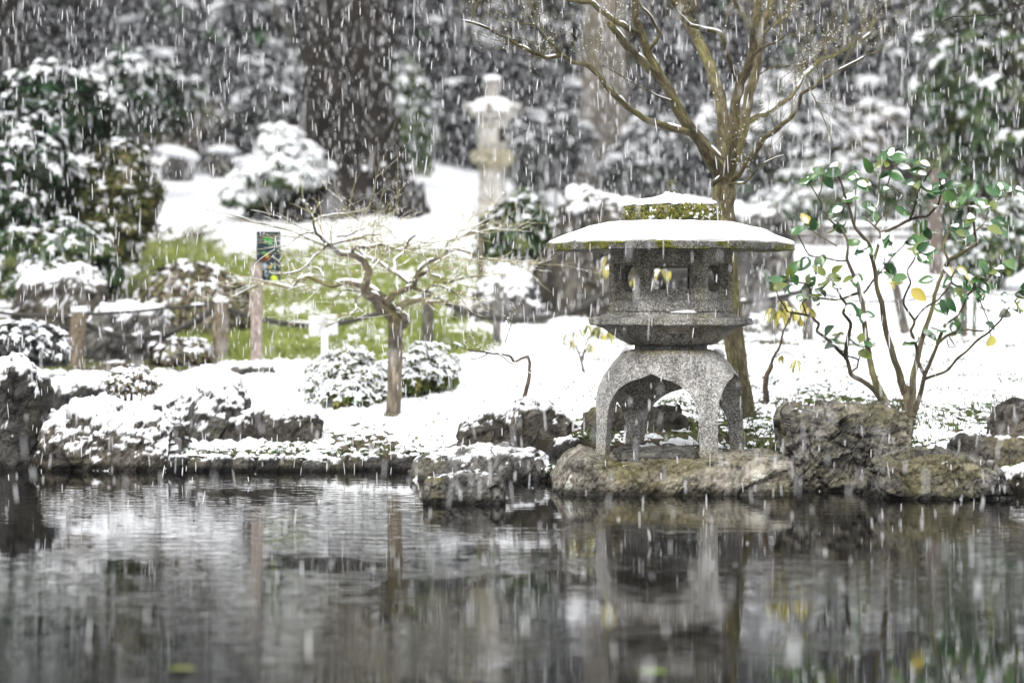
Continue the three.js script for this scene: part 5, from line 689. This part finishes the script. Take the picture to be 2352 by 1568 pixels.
function tree(label, { px, D, h, r, tone = [0.12, 0.115, 0.105], crown = 700, cw = 2.2, c0 = 0.3, col = DARKG, snow = 0.45, size = 0.3, lean = 0, seed = 1, limbsN = 8, name = 'background_tree' }) {
  const b = G(px, D), T = thing(name, label, 'tree', b), R = rng(seed * 131 + 3), tn = (q) => { const k = 0.8 + 0.6 * fbm(q.x * 4, q.y, q.z * 4, 3); return tone.map((c) => c * k * 1.2); };
  mesh('trunk', tint(limb([V(0, -0.4, 0), V(lean * 0.2, h * 0.25, 0), V(lean * 0.6, h * 0.6, 0.1), V(lean, h, 0)], [r * 1.25, r, r * 0.75, r * 0.3], { seg: 0.2, sides: 14, bump: 0.12, seed }), tn), M.barkBig, T);
  const gs = []; for (let i = 0; i < limbsN; i++) { const y = h * lerp(c0, 0.95, R()), w = R() * 6.283, l = cw * (0.5 + 0.6 * R()) * (1.15 - 0.6 * y / h); gs.push(tint(limb([V(lean * y / h, y, 0), V(lean * y / h + Math.cos(w) * l * 0.5, y + 0.25 * l, Math.sin(w) * l * 0.5), V(lean * y / h + Math.cos(w) * l, y + 0.2 * l * (R() - 0.2), Math.sin(w) * l)], [r * 0.3, r * 0.2, r * 0.07], { seg: 0.15, sides: 7, seed: i }), tn)); }
  for (const g of gs) mesh('limb', g, M.barkBig, T);
  if (crown) { const Tc = new THREE.Group(); Tc.name = 'crown'; T.add(Tc); for (let k = 0; k < 3; k++) foliage(Tc, R, { c: V(lean * 0.7 + (R() - 0.5) * cw * 0.7, h * lerp(c0 + 0.12, 0.92, k / 2), (R() - 0.5) * cw * 0.5), r: [cw * (1 - 0.2 * k), h * (1 - c0) * 0.3, cw * 0.9], n: Math.round(crown / 3), size, col, snow, seed: seed + k, low: -1, inner: 0.2, lump: 0.6 }); }
  return T;
}
tree('pale smooth-barked tree trunk, dim in the falling snow behind the bare mossy tree', { px: 1385, D: 35, h: 13, r: 0.3, tone: [0.52, 0.46, 0.37], crown: 400, c0: 0.7, seed: 2, lean: 0.15 });
tree('dark trunk in the upper frame corner rising above the dark evergreen bushes', { px: 18, D: 28, h: 12, r: 0.24, tone: [0.07, 0.062, 0.055], crown: 900, c0: 0.28, cw: 2, seed: 3, col: GREY });
tree('slim dark trunk of the far wood between the snowy bush and the huge trunk', { px: 420, D: 40, h: 14, r: 0.22, crown: 900, c0: 0.35, seed: 4, col: GREY });
tree('slim far trunk seen just right of the huge trunk', { px: 985, D: 41, h: 14, r: 0.24, crown: 900, c0: 0.3, seed: 5 });
tree('far dark trunk behind the pedestal lantern', { px: 1190, D: 42, h: 14, r: 0.26, tone: [0.09, 0.08, 0.08], crown: 900, c0: 0.3, seed: 6, col: GREY });
tree('grey far trunk between the pale trunk and the bare tree', { px: 1500, D: 40, h: 14, r: 0.2, crown: 900, c0: 0.4, seed: 7, col: GREY });
tree('far snowy tree whose crown fills the space behind the upper limbs of the bare tree', { px: 1830, D: 42, h: 14, r: 0.24, crown: 1200, c0: 0.3, seed: 8, col: GREY, cw: 2.6 });
tree('far dark tree in the gap right of the bare tree', { px: 2040, D: 41, h: 14, r: 0.24, crown: 1200, c0: 0.32, seed: 9, cw: 2.6 });
tree('young evergreen with green leaf sprays and a slim brown trunk near the frame edge', { px: 2190, D: 27, h: 7, r: 0.07, tone: [0.2, 0.17, 0.12], crown: 1500, c0: 0.12, cw: 0.8, seed: 10, col: GREEN, size: 0.16, snow: 0.5 });
tree('taller evergreen with green leaf sprays cut by the frame edge above the snowy bush', { px: 2330, D: 26, h: 7.5, r: 0.08, tone: [0.16, 0.14, 0.11], crown: 2000, c0: 0.1, cw: 1.0, seed: 11, col: GREEN, size: 0.16, snow: 0.5 });
tree('second slim evergreen with sparse green sprays, left of the slim brown-trunked one', { px: 2110, D: 31, h: 7.5, r: 0.06, tone: [0.18, 0.16, 0.12], crown: 1000, c0: 0.15, cw: 0.8, seed: 12, col: GREY, size: 0.16, snow: 0.6 });
{ // the wood behind it all, one mass
  const R = rng(29), a = [[], []], s = [[], []];
  for (let i = 0; i < 90000; i++) {
    const D = lerp(39, 56, R()), x = (R() - 0.5) * 0.62 * D, y = land(x, D) - 0.5 + R() * 15, gap = Math.abs(x / D + 0.1215 + 0.004 * noise(y * 2, 3)) < 0.006 && y > 5.2;
    const d = fbm(x * 0.55, y * 0.4, D * 0.25, 3); if (gap ? R() < 0.93 : d < -0.22) continue;
    const k = R(), z = 0.22 + 0.3 * R(), p = V(x, y, -D), dark = 0.6 + 0.6 * R();
    a[i % 2].push([mat4(p, [R() * 0.9 - 0.2, R() * 6.3, R() * 0.9 - 0.45], z), k < 0.1 ? C(0.035 * dark, 0.085 * dark, 0.03 * dark) : C(0.026 * dark, 0.026 * dark, 0.028 * dark)]);
    if (R() < (1 - 0.75 * sstep(5.5, 8, y)) * (0.12 + 0.36 * sstep(0.05, 0.4, fbm(x * 0.8 + 7, y * 0.9, D * 0.4, 3)))) s[i % 2].push([mat4(p.clone().add(V(0, z * 0.2, 0)), [R() * 0.6 - 0.3, R() * 6.3, R() * 0.8 - 0.4], [z * 0.9, z, z * 0.9])]);  // less snow high in the wood, thinned to darken the pond reflection
  }
  const T = new THREE.Group(); T.name = 'forest'; scene.add(T); tag(T, 'grey snow-hung wood closing off the back of the garden', 'forest'); T.userData.kind = 'stuff';
  for (const k of [0, 1]) { many('foliage', SPRAY.broad[k], M.leaf, a[k], T); many('snow', SNOWY.broad[k], M.snowBlob, s[k], T); }
}

// ---------------------------------------------------------------- on the water and in the air
[[395, 1542, 'yellowish fallen leaf floating on the dark water, far from the lantern reflection'], [1482, 1551, 'bright green fallen leaf floating on the dark water below the lantern reflection']].forEach(([x, y, label], i) => { const D = EYE * F / (y - 690), g = leafGeo(0.075, 0.05, { fold: 0.1, curl: 0.02, n: 6 }); const o = mesh('floating_leaf', g, i ? leafMat(0.14, 0.22, 0.012, 0.4) : leafMat(0.15, 0.16, 0.03, 0.4)); o.position.copy(P(x - 14, y, D)); o.position.y = 0.006; o.rotation.y = i ? 0.2 : -0.15; tag(o, label, 'leaf'); });
{ // flakes modelled as long solid slivers, imitating streaks of motion
  const g = mergeVertices(new THREE.IcosahedronGeometry(1, 1).deleteAttribute('uv').deleteAttribute('normal')); g.computeVertexNormals();
  const R = rng(101), list = [], vol = (D) => D * D * D, D0 = 5.6, D1 = 30;
  for (let i = 0; i < 92000; i++) {
    const D = Math.cbrt(lerp(vol(D0), vol(D1), R())), x = (R() - 0.5) * 0.6 * D, y = lerp(-0.06, 0.5, R()) * D * 0.72 + EYE * 0.4 - D * 0.06; if (y < 0.02) continue;
    const L = (0.010 + 0.030 * R() * (0.3 + R())) * (R() < 0.12 ? 0.3 : 1), w = 0.0011 + 0.0017 * R() * R();
    list.push([mat4(V(x, y, -D), [0.1 * (R() - 0.5), R() * 6.3, -0.1 + 0.2 * (R() - 0.5)], [w, L, w])]);
  }
  for (let i = 0; i < 42000; i++) { const D = lerp(27.5, 38, R()), x = (R() - 0.5) * 0.56 * D, y = EYE + lerp(-0.05, 0.17, R()) * D, w = 0.0011 + 0.0012 * R() * R(); if (y > 0.3) list.push([mat4(V(x, y, -D), [0, R() * 6.3, -0.1 + 0.2 * (R() - 0.5)], [w, 0.014 + 0.034 * R(), w])]); }
  for (let i = 0; i < 26; i++) { const D = lerp(3, 6, R()), x = (R() - 0.5) * 0.6 * D, y = EYE + lerp(-0.16, 0.16, R()) * D, w = 0.0022 + 0.002 * R(); if (y > 0.02) list.push([mat4(V(x, y, -D), [0, R() * 6.3, -0.1 + 0.2 * (R() - 0.5)], [w, w * (3 + 5 * R()), w])]); }
  tag(many('falling_snow', g, M.flake, list), 'white snowflakes falling thickly across the whole garden', 'snow');
}
renderer.render(scene, camera);
